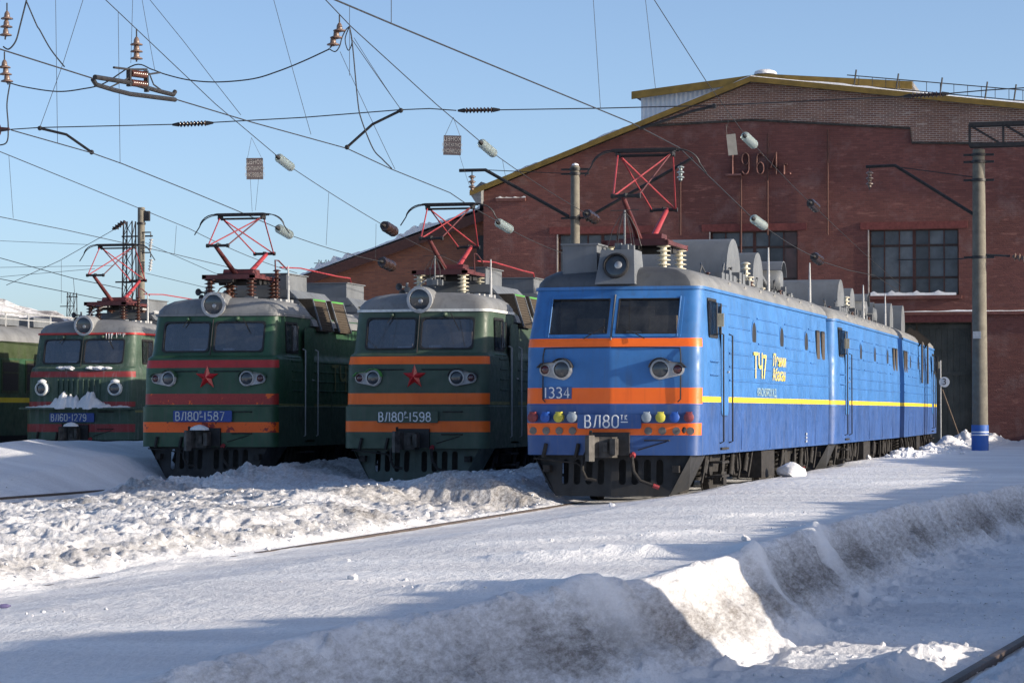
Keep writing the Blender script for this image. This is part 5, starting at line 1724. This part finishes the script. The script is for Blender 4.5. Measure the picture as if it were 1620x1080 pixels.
# ---------------------------------------------------------------- railcar at the left edge of the view
def railcar():
    root = empty("railcar", (-35.6, 66, 0), 0, "yellow and green railcar with grey roof, cut by the left edge", "railcar")
    L, w_ = 22.0, 1.55
    bodym = [paint("railcar_yellow_green", (.034, .052, .018), .5), M['green'], M['yellow']]
    mb = MB()
    for (z0, z1, m) in ((.9, 1.9, 1), (1.9, 2.05, 2), (2.05, 3.25, 1), (3.25, 3.75, 0)):
        mb.box(-w_, w_, 0, L, z0, z1, m)
    mb.build("body", bodym, root, 0)
    prof = [(-w_ - .02, 3.75)] + [(-(w_ + .02) * math.cos(R(a)), 3.76 + .62 * math.sin(R(a))) for a in range(0, 181, 12)] + [(w_ + .02, 3.75)]
    MB().prism(prof[1:-1], 'y', -.05, L + .05).build("roof", M['roof'], root, 40)
    for k in range(12):
        y = .8 + k * 1.75
        we = empty("window", (w_, y, 2.25), parent=root)
        MB().box(-.01, .02, 0, 1.25, -.06, .95).build("frame", bodym[0], we, 0)
        MB().box(.021, .028, .08, 1.17, .02, .87).build("pane", M['rubber'], we, 0)
        MB().box(.029, .045, .08, 1.17, .54, .58).build("glazing_bar", bodym[0], we, 0)
    for y in (6.4, 9.1, 11.6): MB().box(-.9, .9, y, y + 1.4, 4.3, 4.6).build("roof_box", M['gear'], root, 0)
    mb = MB()
    for k in range(12): mb.cyl((.9, 1 + k * 1.7, 4.25), (.9, 1 + k * 1.7, 4.72), .03, 6)
    mb.cyl((.9, .8, 4.7), (.9, 20.5, 4.7), .03, 6); mb.cyl((.9, .8, 4.5), (.9, 20.5, 4.5), .02, 6)
    mb.build("roof_rail", M['galv'], root)
    for yc in (3.5, 18): 
        for y in (-1.2, 1.2):
            for s in (-1, 1): MB().lathe([(.02, -.06), (.46, -.05), (.47, .06), (.02, .06)], (s * .79, yc + y, .47), (s, 0, 0), 20).build("wheel", M['under'], root)
    MB().box(-1.2, 1.2, .5, L - .5, .45, .9).build("underframe", M['black'], root, 0)
railcar()

# ================================================================== masts and overhead line
def pole(name, X, Y, ztop, r0, r1, label, zb=-.3):
    e = empty(name, (X, Y, 0), 0, label, "mast", "concrete masts of the overhead line")
    MB().lathe([(r0, zb), (r1, ztop), (r1 * .9, ztop + .02), (.003, ztop + .03)], (0, 0, 0), n=20).build("shaft", M['concrete'], e)
    return e
def band(e, z, r, h=.09):
    MB().lathe([(r, z - h / 2), (r, z + h / 2)], (0, 0, 0), n=16).build("clamp", M['steel'], e)

# mast with the gantry at right
pr = PZ(1550.5, 703, .50)
scale_ = pr.y / 89.0
pr = PY(1550.5, 703, 88.5)
mR = pole("concrete_mast", pr.x, pr.y, PY(1550, 237, pr.y).z, .275, .20, "tall concrete mast with blue painted foot carrying the lattice gantry at right")
zt1 = PY(1550, 672, pr.y).z
MB().lathe([(.285, -.2), (.283, zt1)], (0, 0, 0), n=20).build("painted_foot", M['poleblue'], mR)
for py in (683.0, 687.5):
    z = PY(1550, py, pr.y).z
    MB().lathe([(.287, z - .018), (.287, z + .018)], (0, 0, 0), n=20).build("white_ring", M['letter'], mR)
z = PY(1550, 530, pr.y).z
MB().box(-.20, .06, -.26, -.225, z - .12, z + .12).build("notice_plate", M['galv'], mR, 0)
for py in (245, 256, 285, 407):
    z = PY(1550, py, pr.y).z; band(mR, z, .25)
    MB().bar((-.5, 0, z), (.5, 0, z), .10, .07).build("cross_clamp", M['steel'], mR, 0)
# bracket arm to the left with insulators
def LP(px, py): 
    p = PY(px, py, pr.y); return (p.x - pr.x, -.02, p.z)
MB().tube([LP(1545, 342), LP(1416, 262), LP(1370, 264)], .055, 8).build("bracket_arm", M['steel'], mR)
MB().tube([LP(1545, 281), LP(1416, 264)], .018, 6).build("stay_rod", M['wire'], mR)
MB().tube([LP(1545, 407), LP(1512, 410), LP(1420, 411)], .022, 6).build("stay_rod", M['wire'], mR)
MB().tube([LP(1556, 403), LP(1598, 405)], .04, 6).build("stay_rod", M['wire'], mR)
mb = MB()
for k in range(3): insulator(mb, LP(1376, 279 + 8.5 * k), .17, .13, 1)
mb.build("insulator", M['porc_tan'], mR)
p = LP(1376, 262); q = LP(1376, 300)
MB().tube([p, q], .02, 6).build("hanger", M['steel'], mR)
for k in range(3):
    p = LP(1602 + 7 * k, 406 + k); mb = MB(); insulator(mb, p, .14, .13, 1, ax=(1, 0, -.1)); mb.build("insulator", M['porc_tan'], mR)
# lattice gantry running right
ge = empty("lattice_gantry", (pr.x, pr.y, 0), 0, "dark lattice gantry beam running out of view from the right mast", "gantry")
zb_, zt_ = LP(1540, 231)[2], LP(1540, 198)[2]
x0 = LP(1534, 200)[0]; x1 = x0 + 22
for yy in (-.25, .25):
    for zz in (zb_, zt_):
        MB().bar((x0, yy, zz), (x1, yy, zz + .2), .12, .12).build("chord", M['steel'], ge, 0)
n = 20
for i in range(n + 1):
    x = x0 + (x1 - x0) * i / n; dz = .2 * i / n
    for yy in (-.25, .25):
        MB().bar((x, yy, zb_ + dz), (x, yy, zt_ + dz), .05, .05).build("upright", M['steel'], ge, 0)
        if i < n: MB().bar((x, yy, zt_ + dz), (x0 + (x1 - x0) * (i + 1) / n, yy, zb_ + dz), .045, .045).build("diagonal", M['steel'], ge, 0)
# the far leg of the gantry, outside the view
p2 = pole("concrete_mast", pr.x + 21.5, pr.y, zb_ + .1, .275, .20, "concrete mast carrying the far right end of the lattice gantry")

# mast between the middle tracks
pm = PY(910, 400, 82.0)
mM = pole("concrete_mast", pm.x, pm.y, PY(910, 264, 82).z, .17, .14, "slim concrete mast with two bracket arms rising behind the blue cab")
def LM(px, py):
    p = PY(px, py, 82.0); return (p.x - pm.x, -.02, p.z)
for py in (268, 275, 345): 
    z = LM(910, py)[2]; band(mM, z, .18)
    MB().bar((-.45, 0, z), (.45, 0, z), .08, .06).build("cross_clamp", M['steel'], mM, 0)
MB().tube([LM(900, 343), LM(768, 269), LM(727, 270)], .055, 8).build("bracket_arm", M['steel'], mM)
MB().tube([LM(900, 275), LM(768, 269)], .014, 6).build("stay_rod", M['wire'], mM)
MB().tube([LM(932, 343), LM(1082, 258), LM(1096, 250)], .05, 8).build("bracket_arm", M['steel'], mM)
for (px, py) in ((747, 277), (1077, 262)):
    mb = MB()
    for k in range(3): insulator(mb, LM(px, py + 7.5 + 8 * k), .15, .12, 1)
    mb.build("insulator", M['porc_tan'] if px < 900 else M['ins_glass'], mM)
    MB().tube([LM(px, py - 6), LM(px, py + 26)], .018, 6).build("hanger", M['steel'], mM)
mb = MB(); insulator(mb, LM(928, 343), .3, .17, 1, ax=(1, 0, 0), core=.9); mb.build("insulator", M['porc_dark'], mM)
MB().lathe([(.12, 0), (.09, .05), (.003, .08)], (0, 0, LM(910, 262)[2]), n=10).build("cap_snow", M['snow2'], mM)

# mast and steel towers far left
pl = PY(223, 470, 100)
mL = pole("concrete_mast", pl.x, pl.y, PY(223, 329, 100).z, .17, .145, "concrete mast behind the snow-crusted locomotive at left")
z = PY(223, 342, 100).z; MB().box(.15, .36, -.08, .08, z - .20, z + .20).build("bracket_box", M['steel'], mL, 0); band(mL, z - .3, .18)
for py in (368, 400):
    z = PY(223, py, 100).z
    MB().tube([(0, -.1, z), (.45, -.1, z), (.45, -.1, z - .2)], .03, 6).build("bracket_arm", M['steel'], mL)
    mb = MB(); insulator(mb, (.42, -.1, z - .75), .5, .09, 4, ax=(.12, 0, 1)); mb.build("insulator", M['galv'], mL)
def tower(px, py_top, Y, w0, w1, zb, label, arms=()):
    p = PY(px, py_top, Y); h = p.z - zb
    e = empty("lattice_tower", (p.x, Y, zb), 0, label, "tower")
    n = max(6, int(h / (w0 * 1.1)))
    for sx in (-1, 1):
        for sy in (-1, 1):
            MB().bar((sx * w0 / 2, sy * w0 / 2, 0), (sx * w1 / 2, sy * w1 / 2, h), .07, .07).build("leg", M['steel'], e, 0)
    for i in range(n):
        a = w0 + (w1 - w0) * i / n; b = w0 + (w1 - w0) * (i + 1) / n; z0, z1 = h * i / n, h * (i + 1) / n
        for (p_, q_) in (((-a / 2, -a / 2, z0), (b / 2, -b / 2, z1)), ((a / 2, -a / 2, z0), (-b / 2, -b / 2, z1)), ((a / 2, -a / 2, z0), (b / 2, b / 2, z1)), ((-a / 2, -a / 2, z0), (-b / 2, b / 2, z1)), ((-a / 2, -a / 2, z0), (a / 2, -a / 2, z0))):
            MB().bar(p_, q_, .035, .035).build("lacing", M['steel'], e, 0)
    for (z, xa, xb) in arms:
        MB().bar((xa, 0, z * h), (xb, 0, z * h), .09, .09).build("cross_arm", M['steel'], e, 0)
    return e
tower(205, 350, 150, .85, .55, 0, "steel lattice tower beside the concrete mast at left", ((.93, -.5, 1.5), (.72, -.9, .6)))
tower(114, 463, 250, 1.2, .7, 0, "small distant lattice tower on the left skyline", ((.9, -1.3, .3), (.97, -.6, .6)))
tower(512, 411, 300, 1.2, .9, 0, "tiny distant lattice tower showing above the annex roof", ((.98, -1.2, 1.2),))

# ------------------------------------------------------------------ wires
def smooth(pts, k=6):
    P = [Vector(p) for p in pts]
    out = []
    for i in range(len(P) - 1):
        a, b, c, d = P[max(i - 1, 0)], P[i], P[i + 1], P[min(i + 2, len(P) - 1)]
        for j in range(k):
            t = j / k
            out.append(.5 * ((2 * b) + (c - a) * t + (2 * a - 5 * b + 4 * c - d) * t * t + (3 * b - a - 3 * c + d) * t ** 3))
    return out + [P[-1]]
def sag(p, q, s=0.0, n=10):
    p, q = Vector(p), Vector(q)
    return [p.lerp(q, i / n) - Vector((0, 0, 4 * s * (i / n) * (1 - i / n))) for i in range(n + 1)]
def wire(e, name, pts, r, mat='wire'):
    o = Vector(e.location)
    return MB().tube([Vector(p) - o for p in pts], r, 6).build(name, M[mat], e)
def disc_string(e, name, p, q, n, r, mat, core=.35):
    """string insulator along a wire from p to q"""
    o = Vector(e.location); p, q = Vector(p) - o, Vector(q) - o
    d = q - p; L = d.length
    mb = MB(); insulator(mb, p, L, r, n, ax=d, core=core)
    o_ = mb.build(name, M[mat], e)
    u = d.normalized()
    for c_, s_ in ((p, -1), (q, 1)):
        MB().lathe([(.055, -.03), (.05, .05), (.025, .13), (.012, .20)], c_, u * s_, 10).build("end_cap", M['steel'], e)
    return o_

# --- overhead line of the blue locomotive's track
ca = empty("overhead_line", (-9.36, 45, 6.5), 0, "contact and carrier wires over the blue locomotive, running to its depot gate", "overhead line", "overhead lines above the tracks")
P1 = [PX(530, 0, -9.45), PX(620, 38, -9.45), PX(760, 96, -9.42), PX(1000, 195, -9.40), PX(1075, 234, -9.20), PX(1187, 342, -9.10)]
ext = P1[0] + (P1[0] - P1[1]).normalized() * 18
wire(ca, "contact_wire", [ext] + P1, .011)
pg1, pg2 = PX(1196, 349, -9.10), PX(1205, 356, -9.10)
disc_string(ca, "glass_insulator", PX(1192, 346, -9.10), PX(1209, 358, -9.10), 6, .115, 'ins_glass', .3)
pb1, pb2 = PX(1288, 406, -9.05), PX(1298, 413, -9.05)
wire(ca, "contact_wire", [PX(1209, 358, -9.10)] + sag(PX(1209, 358, -9.10), pb1, .05)[1:], .010)
disc_string(ca, "porcelain_insulator", pb1, pb2, 3, .14, 'porc_dark', .8)
wire(ca, "contact_wire", [pb2, PX(1345, 428, -9.1), PX(1385, 436, -9.2), PX(1424, 462, -9.3)], .010)
c1 = PX(1035, 0, -9.36); c2 = PX(1179, 214, -9.36)
wire(ca, "carrier_wire", [c1 + (c1 - c2).normalized() * 10, c1, PX(1118, 130, -9.36), c2], .009)
disc_string(ca, "glass_insulator", PX(1178, 215, -9.36), PX(1193, 229, -9.36), 6, .115, 'ins_glass', .3)
wire(ca, "carrier_wire", sag(PX(1193, 229, -9.36), PX(1282, 321, -9.36), .03), .008)
disc_string(ca, "porcelain_insulator", PX(1282, 321, -9.36), PX(1292, 330, -9.36), 3, .14, 'porc_dark', .8)
wire(ca, "carrier_wire", sag(PX(1292, 330, -9.36), PX(1426, 452, -9.36), .05), .008)
for (a, b, Y1) in (((1020, -10), (1037, 140), 47), ((938, -10), (950, 172), 46.5), ((619, -10), (619, 36), 32), ((1155, 180), (1150, 202), 58)):
    wire(ca, "dropper", sag(PY(a[0], a[1], Y1), PY(b[0], b[1], Y1), .0, 4), .005)
# end-of-line board hanging edge-on before the depot wall
def board(px, py, Y, wpx, hpx, tilt, rz, label, lines=True, hang=None):
    p = PY(px, py, Y); k = (PY(px + 1, py, Y) - p).length
    w_, h_ = wpx * k, hpx * k
    e = empty("end_of_line_board", p, rz, label, "sign")
    e.rotation_euler = (0, tilt, rz)
    bm_ = plain("board_grey_brown", (.075, .062, .068), .7, 0, .2) if lines else plain("board_grey", (.24, .23, .21), .7, 0, .12)
    MB().box(-w_ / 2, w_ / 2, -.008, .008, -h_ / 2, h_ / 2).build("panel", bm_, e, 0)
    if lines:
        for (t, dz, sz, sx) in (("КОНЕЦ", .30, .27, 1.0), ("КОНТАКТНОЙ", 0, .25, .62), ("ПОДВЕСКИ", -.30, .25, .78)):
            me = text_mesh(t, sz * h_, M['buffgrey'] if False else plain("board_letter", (.33, .32, .31), .7), .001, True, sx * w_ / h_ * 1.05)
            link("lettering", me, e, (0, -.0105, dz * h_), (R(90), 0, 0))
    if hang:
        o = Matrix.Rotation(rz, 3, 'Z') 
        for s in (-1, 1):
            t = PY(hang[0], hang[1], Y) - p
            MB().tube([(s * w_ * .42, 0, h_ / 2), t], .004, 4).build("hanger", M['wire'], e)
    return e
board(715.5, 230, 47.0, 27, 30, R(1.5), R(13), "grey end-of-line board hanging mirror-wise at centre top, beside the glass insulator", True, (716, 186))
board(403, 267, 60.0, 25, 32, R(-1), R(20), "grey end-of-line board hanging above the left star locomotive's pantograph", True, (399, 218))
board(1158, 229, 58.0, 14.5, 33, R(-6), R(9), "plain pale board hanging above the year number on the depot wall", False, (1152, 196))
wire(ca, "dropper", [PY(1152, 196, 58), PY(1150, 175, 58)], .004)

# --- overhead line over the green locomotive with plate 1598
cb = empty("overhead_line", (-15.2, 45, 6.4), 0, "contact and carrier wires over the middle green locomotive with the clean orange bands", "overhead line", "overhead lines above the tracks")
Q = [PX(0, 78, -14.55), PX(146, 124, -14.62)]
wire(cb, "contact_wire", [Q[0] + (Q[0] - Q[1]).normalized() * 15, Q[0], Q[1]], .010)
Q2 = [PX(280, 158, -14.70), PX(400, 194, -14.8), PX(549, 235, -14.95), PX(620, 268, -15.1), PX(712, 305, -15.35), PX(740, 324, -15.35), PX(790, 352, -15.3)]
wire(cb, "contact_wire", Q2, .010)
disc_string(cb, "glass_insulator", PX(788, 352, -15.3), PX(807, 363, -15.3), 6, .115, 'ins_glass', .3)
wire(cb, "contact_wire", sag(PX(807, 363, -15.3), PX(905, 405, -15.3), .05), .009)
m1, m2 = PX(515, 0, -15.3), PX(762, 226, -15.3)
wire(cb, "carrier_wire", [m1 + (m1 - m2).normalized() * 14, m1, PX(555, 42, -15.3), PX(690, 165, -15.3), m2], .010)
disc_string(cb, "glass_insulator", PX(761, 226, -15.3), PX(781, 243, -15.3), 6, .115, 'ins_glass', .3)
wire(cb, "carrier_wire", sag(PX(781, 243, -15.3), PX(928, 338, -15.3), .05), .009)
disc_string(cb, "porcelain_insulator", PX(928, 338, -15.3), PX(943, 348, -15.3), 3, .15, 'porc_dark', .8)
for (a, b, Y1) in (((433, 0), (492, 213), 46), ((553, 10), (553, 120), 46), ((538, 82), (625, 268), 47), ((560, 60), (633, 172), 46.5), ((795, 253), (800, 280), 60)):
    wire(cb, "dropper", sag(PY(a[0], a[1], Y1), PY(b[0], b[1], Y1), .02, 6), .005)
j = [PY(553, 42, 46.5), PY(558, 75, 46.5), PY(566, 160, 46.5), PY(572, 190, 46.5), PY(590, 235, 46.5), PY(605, 252, 46.5), PY(620, 267, 46.5)]
wire(cb, "jumper_cable", smooth(j), .012)
wire(cb, "jumper_cable", smooth([PY(553, 42, 46.5), PY(546, 62, 46.5), PY(551, 80, 46.5), PY(557, 66, 46.5), PY(553, 42, 46.5)]), .010)
# section insulator skids hung in the contact wire
se = empty("section_insulator", PX(212, 140, -14.66), 0, "sledge-like section insulator with two skids in the contact wire, upper left", "section insulator")
so = Vector(se.location); Ys = so.y
def SP(px, py): return PX(px, py, -14.66) - so
def SQ(px, py, dx): return PX(px, py, -14.66 + dx) - so
for nm, pts in (("skid", [(150, 122), (205, 131), (250, 144), (274, 150), (277, 145)]), ("skid", [(147, 126), (152, 134), (178, 142), (206, 149), (277, 158)])):
    MB().tube([SP(*p) for p in pts], .035, 8).build(nm, M['steel'], se)
for (a, b) in (((204, 110), (204, 137)), ((231, 112), (232, 146))):
    MB().bar(SP(*a), SP(*b), .06, .06).build("yoke", M['steel'], se, 0)
for py in (116, 131):
    mb = MB(); p, q = SP(207, py), SP(230, py + 3); insulator(mb, p, (q - p).length, .055, 7, ax=q - p, core=.75); mb.build("insulator", M['porc_brown'], se)
MB().tube([SP(180, 107), SP(205, 110), SP(232, 110)], .018, 6).build("cross_rod", M['wire'], se)
MB().tube([SP(233, 118), SP(253, 115)], .016, 6).build("cross_rod", M['wire'], se)
MB().tube([SP(236, 116), SP(243, 134), SP(254, 142)], .012, 6).build("cross_rod", M['wire'], se)
MB().tube([SP(175, 138), SP(203, 124)], .012, 6).build("cross_rod", M['wire'], se)

# --- overhead line over the green locomotive with plate 1587
cc = empty("overhead_line", (-20.4, 45, 6.4), 0, "contact and carrier wires over the left green locomotive with the blue plate", "overhead line", "overhead lines above the tracks")
T = [PX(18, 206, -18.3), PX(145, 242, -18.9), PX(193, 259, -19.3), PX(300, 302, -20.2), PX(372, 332, -20.6), PX(442, 362, -20.6)]
wire(cc, "contact_wire", T, .010)
disc_string(cc, "glass_insulator", PX(440, 361, -20.6), PX(459, 372, -20.6), 6, .115, 'ins_glass', .3)
wire(cc, "contact_wire", sag(PX(459, 372, -20.6), PX(604, 414, -20.6), .05), .009)
disc_string(cc, "porcelain_insulator", PX(604, 414, -20.6), PX(621, 422, -20.6), 3, .16, 'porc_dark', .8)
m1, m2 = PX(167, 0, -20.5), PX(441, 249, -20.6)
wire(cc, "carrier_wire", [m1 + (m1 - m2).normalized() * 12, m1, PX(340, 164, -20.55), m2], .009)
disc_string(cc, "glass_insulator", PX(440, 249, -20.6), PX(461, 265, -20.6), 6, .115, 'ins_glass', .3)
wire(cc, "carrier_wire", sag(PX(461, 265, -20.6), PX(608, 357, -20.6), .03), .009)
disc_string(cc, "porcelain_insulator", PX(608, 357, -20.6), PX(624, 367, -20.6), 3, .16, 'porc_dark', .8)
wire(cc, "carrier_wire", sag(PX(624, 367, -20.6), PX(735, 420, -20.6), .05), .008)
for (a, b, Y1) in (((88, 0), (91, 226), 47), ((187, 20), (190, 258), 48), ((224, -5), (245, 112), 50), ((210, -5), (207, 100), 50), ((520, 305), (516, 388), 64), ((595, 354), (594, 408), 68)):
    wire(cc, "dropper", sag(PY(a[0], a[1], Y1), PY(b[0], b[1], Y1), .02, 6), .005)
for (a, b) in (((396, 282), (399, 335)), ((409, 282), (404, 333)), ((727, 245), (745, 300))):
    wire(cc, "dropper", sag(PY(a[0], a[1], 59), PY(b[0], b[1], 59), .02, 6), .004)

# --- lines over the left tracks
cdl = empty("overhead_line", (-28.5, 60, 6.5), 0, "contact and carrier wires over the snow-crusted locomotive at far left", "overhead line", "overhead lines above the tracks")
wire(cdl, "carrier_wire", sag(PX(0, 240, -26), PX(300, 362, -28.6), .0) + sag(PX(300, 362, -28.6), PX(470, 432, -28.6), .1)[1:], .010)
wire(cdl, "contact_wire", [PX(0, 343, -28.3), PX(105, 364, -28.5), PX(190, 383, -28.7), PX(276, 402, -28.7), PX(420, 437, -28.7)], .010)
for (a, b, Y1) in (((14, 246), (21, 345), 66), ((279, 357), (276, 402), 78)):
    wire(cdl, "dropper", sag(PY(a[0], a[1], Y1), PY(b[0], b[1], Y1), .02, 6), .006)
cfl = empty("overhead_line", (-36, 80, 6.5), 0, "lower faint wires crossing the sky above the snow heap at left", "overhead line", "overhead lines above the tracks")
for pts, r_ in (([(0, 408), (115, 440), (195, 457)], .012), ([(0, 441), (165, 474)], .012), ([(0, 381), (140, 387)], .007), ([(0, 423), (180, 420)], .007), ([(0, 438), (150, 425)], .007),
                ([(10, 451), (95, 412), (165, 372), (193, 356)], .009), ([(230, 384), (340, 432), (420, 455)], .008), ([(230, 432), (330, 456)], .008), ([(116, 440), (118, 463)], .007), ([(97, 412), (97, 480)], .005)):
    wire(cfl, "wire", [PY(a, b, 95) for (a, b) in pts], r_ * 1.3)
mb = MB()
for (a, b) in ((178, 363), (183, 362)): insulator(mb, PY(a, b, 95) - Vector(cfl.location), .5, .09, 4, ax=(.8, 0, .55))
mb.build("insulator", M['porc_dark'], cfl)

# --- cross-span at Y = 47 with rod insulators and registration arms
cs = empty("cross_span", (-14, 47, 7.1), 0, "horizontal cross-span wire with ribbed rod insulators and bent registration arms", "cross-span")
cso = Vector(cs.location)
def CS(px, py): return PY(px, py, 47) - cso
seq = [(-80, 207), (0, 206), (63, 202), (275, 197)]
MB().tube([CS(*p) for p in seq], .011, 6).build("span_wire", M['wire'], cs)
MB().tube([CS(*p) for p in [(335, 194), (480, 186), (632, 174), (680, 172), (722, 175)]], .011, 6).build("span_wire", M['wire'], cs)
MB().tube([CS(*p) for p in [(791, 174), (950, 171.5), (1130, 167), (1320, 158), (1441, 152)]], .011, 6).build("span_wire", M['wire'], cs)
MB().tube([CS(*p) for p in [(1491, 149), (1560, 143), (1640, 138)]], .011, 6).build("span_wire", M['wire'], cs)
for (a, b, n_) in (((283, 197), (327, 195), 8), ((735, 175), (780, 174), 8), ((1441, 152), (1490, 149), 8)):
    p, q = CS(*a), CS(*b)
    mb = MB(); insulator(mb, p, (q - p).length, .055, n_, ax=q - p, core=.5); mb.build("rod_insulator", M['porc_dark'], cs)
    d = (q - p).normalized()
    for c_, s in ((p, -1), (q, 1)): MB().tube([c_, c_ + d * s * .13], [.045, .02], 8).build("end_fitting", M['steel'], cs)
for pts in ([(63, 203), (105, 213), (145, 241)], [(634, 175), (589, 197), (549, 233)], [(1130, 168), (1095, 176), (1055, 190), (1012, 204)]):
    MB().tube([CS(*p) for p in pts], .026, 8).build("registration_arm", M['steel'], cs)
for p in ((63, 203), (634, 175), (1130, 168), (145, 241), (549, 233)):
    MB().lathe([(.035, -.04), (.05, 0), (.035, .04)], CS(*p), (0, 1, 0), 8).build("clamp", M['steel'], cs)
for (a, b) in (((130, 0), (63, 202)), ((62, 200), (133, 10))): pass
MB().tube([CS(133, -5), CS(100, 100), CS(63, 202)], .006, 5).build("tie_wire", M['wire'], cs)
MB().tube([CS(555, 60), CS(600, 125), CS(634, 173)], .007, 5).build("tie_wire", M['wire'], cs)
MB().tube([CS(233, -5), CS(290, 65), CS(340, 130), CS(381, 182)], .006, 5).build("tie_wire", M['wire'], cs)

# --- feeder cable on hanging insulator strings
fe = empty("feeder_cable", PY(215, 105, 49), 0, "slack feeder cable slung between hanging insulator strings across the upper left sky", "cable")
fo = Vector(fe.location)
def FC(px, py): return PY(px, py, 49) - fo
MB().tube(smooth([FC(*p) for p in [(14, 131), (40, 138), (90, 145), (130, 141), (165, 132), (213, 103), (240, 110), (262, 118), (300, 127), (345, 130), (400, 125), (440, 113), (480, 97), (521, 78)]]), .014, 6).build("cable", M['wire'], fe)
MB().tube(smooth([FC(*p) for p in [(16, 131), (11, 165), (13, 200), (10, 226), (-10, 230)]]), .014, 6).build("cable", M['wire'], fe)
MB().tube(smooth([FC(*p) for p in [(42, 0), (32, 40), (25, 65), (14, 78), (5, 74)]]), .016, 6).build("cable", M['wire'], fe)
MB().tube(smooth([FC(*p) for p in [(42, 3), (58, 40), (63, 48), (80, 78), (102, 106)]]), .014, 6).build("cable", M['wire'], fe)
MB().tube(smooth([FC(*p) for p in [(520, 77), (530, 82), (537, 74), (541, 60), (547, 48), (553, 42)]]), .012, 6).build("cable", M['wire'], fe)
def hang_string(px, py, dx, n_=3, step=15, mat='porc_tan'):
    e = fe
    for k in range(n_):
        p = FC(px + dx * k, py + step * k)
        mb = MB()
        mb.lathe([(.018, .12), (.035, .10), (.055, .06), (.06, .0), (.12, -.025), (.125, -.045), (.05, -.04), (.02, -.07)], p, (-.0, 0, 1), 14)
        mb.build("string_insulator", M[mat], e)
        MB().lathe([(.126, -.047), (.12, -.03), (.05, -.045)], p, (0, 0, 1), 14).build("insulator_skirt", M['porc_brown'], e)
    MB().tube([FC(px, py - 22), FC(px, py - 8)], .014, 6).build("hanger", M['steel'], e)
    MB().tube([FC(px + dx * (n_ - 1), py + step * (n_ - 1) + 2), FC(px + dx * n_, py + step * n_ - 3)], .016, 6).build("hanger", M['steel'], e)
hang_string(11, 27, -1, 3, 13)
hang_string(7, 104, 2, 3, 11)
hang_string(216, 68, 0, 3, 11)
hang_string(537, 46, -5, 3, 11)
p = FC(-1, 205); mb = MB(); mb.lathe([(.12, -.08), (.13, -.02), (.05, .02), (.03, .22)], p, (1, -.05, 0), 14); mb.build("string_insulator", M['porc_brown'], fe)

# ------------------------------------------------------------------ stop sign with the number 3 and prop by the gate
p3 = PY(1494, 604, 97.5)
s3 = empty("number_sign", (p3.x, p3.y, 0), 0, "round white sign with the number 3 at the gate, behind the blue locomotive", "sign")
MB().cyl((-.14, .04, -.2), (-.14, .04, PY(1491, 570, 97.5).z), .025, 8).build("post", M['galv'], s3)
MB().lathe([(.19, -.008), (.19, .008), (.003, .009)], (0, 0, p3.z), (0, -1, 0), 26).build("disc", M['letter'], s3, 30)
me = text_mesh("3", .34, M['rubber'], .002)
link("numeral", me, s3, (0, -.014, p3.z), (R(90), 0, 0))
pa, pb_ = PY(1488, 616, 100), PY(1521, 700, 100)
pp = empty("gate_prop", (pb_.x, 100, 0), 0, "thin wooden prop leaning across the dark gate", "prop")
MB().tube([(pa.x - pb_.x, .8, pa.z), (0, 0, pb_.z)], .035, 6).build("pole", plain("prop_wood", (.10, .07, .05), .8), pp)
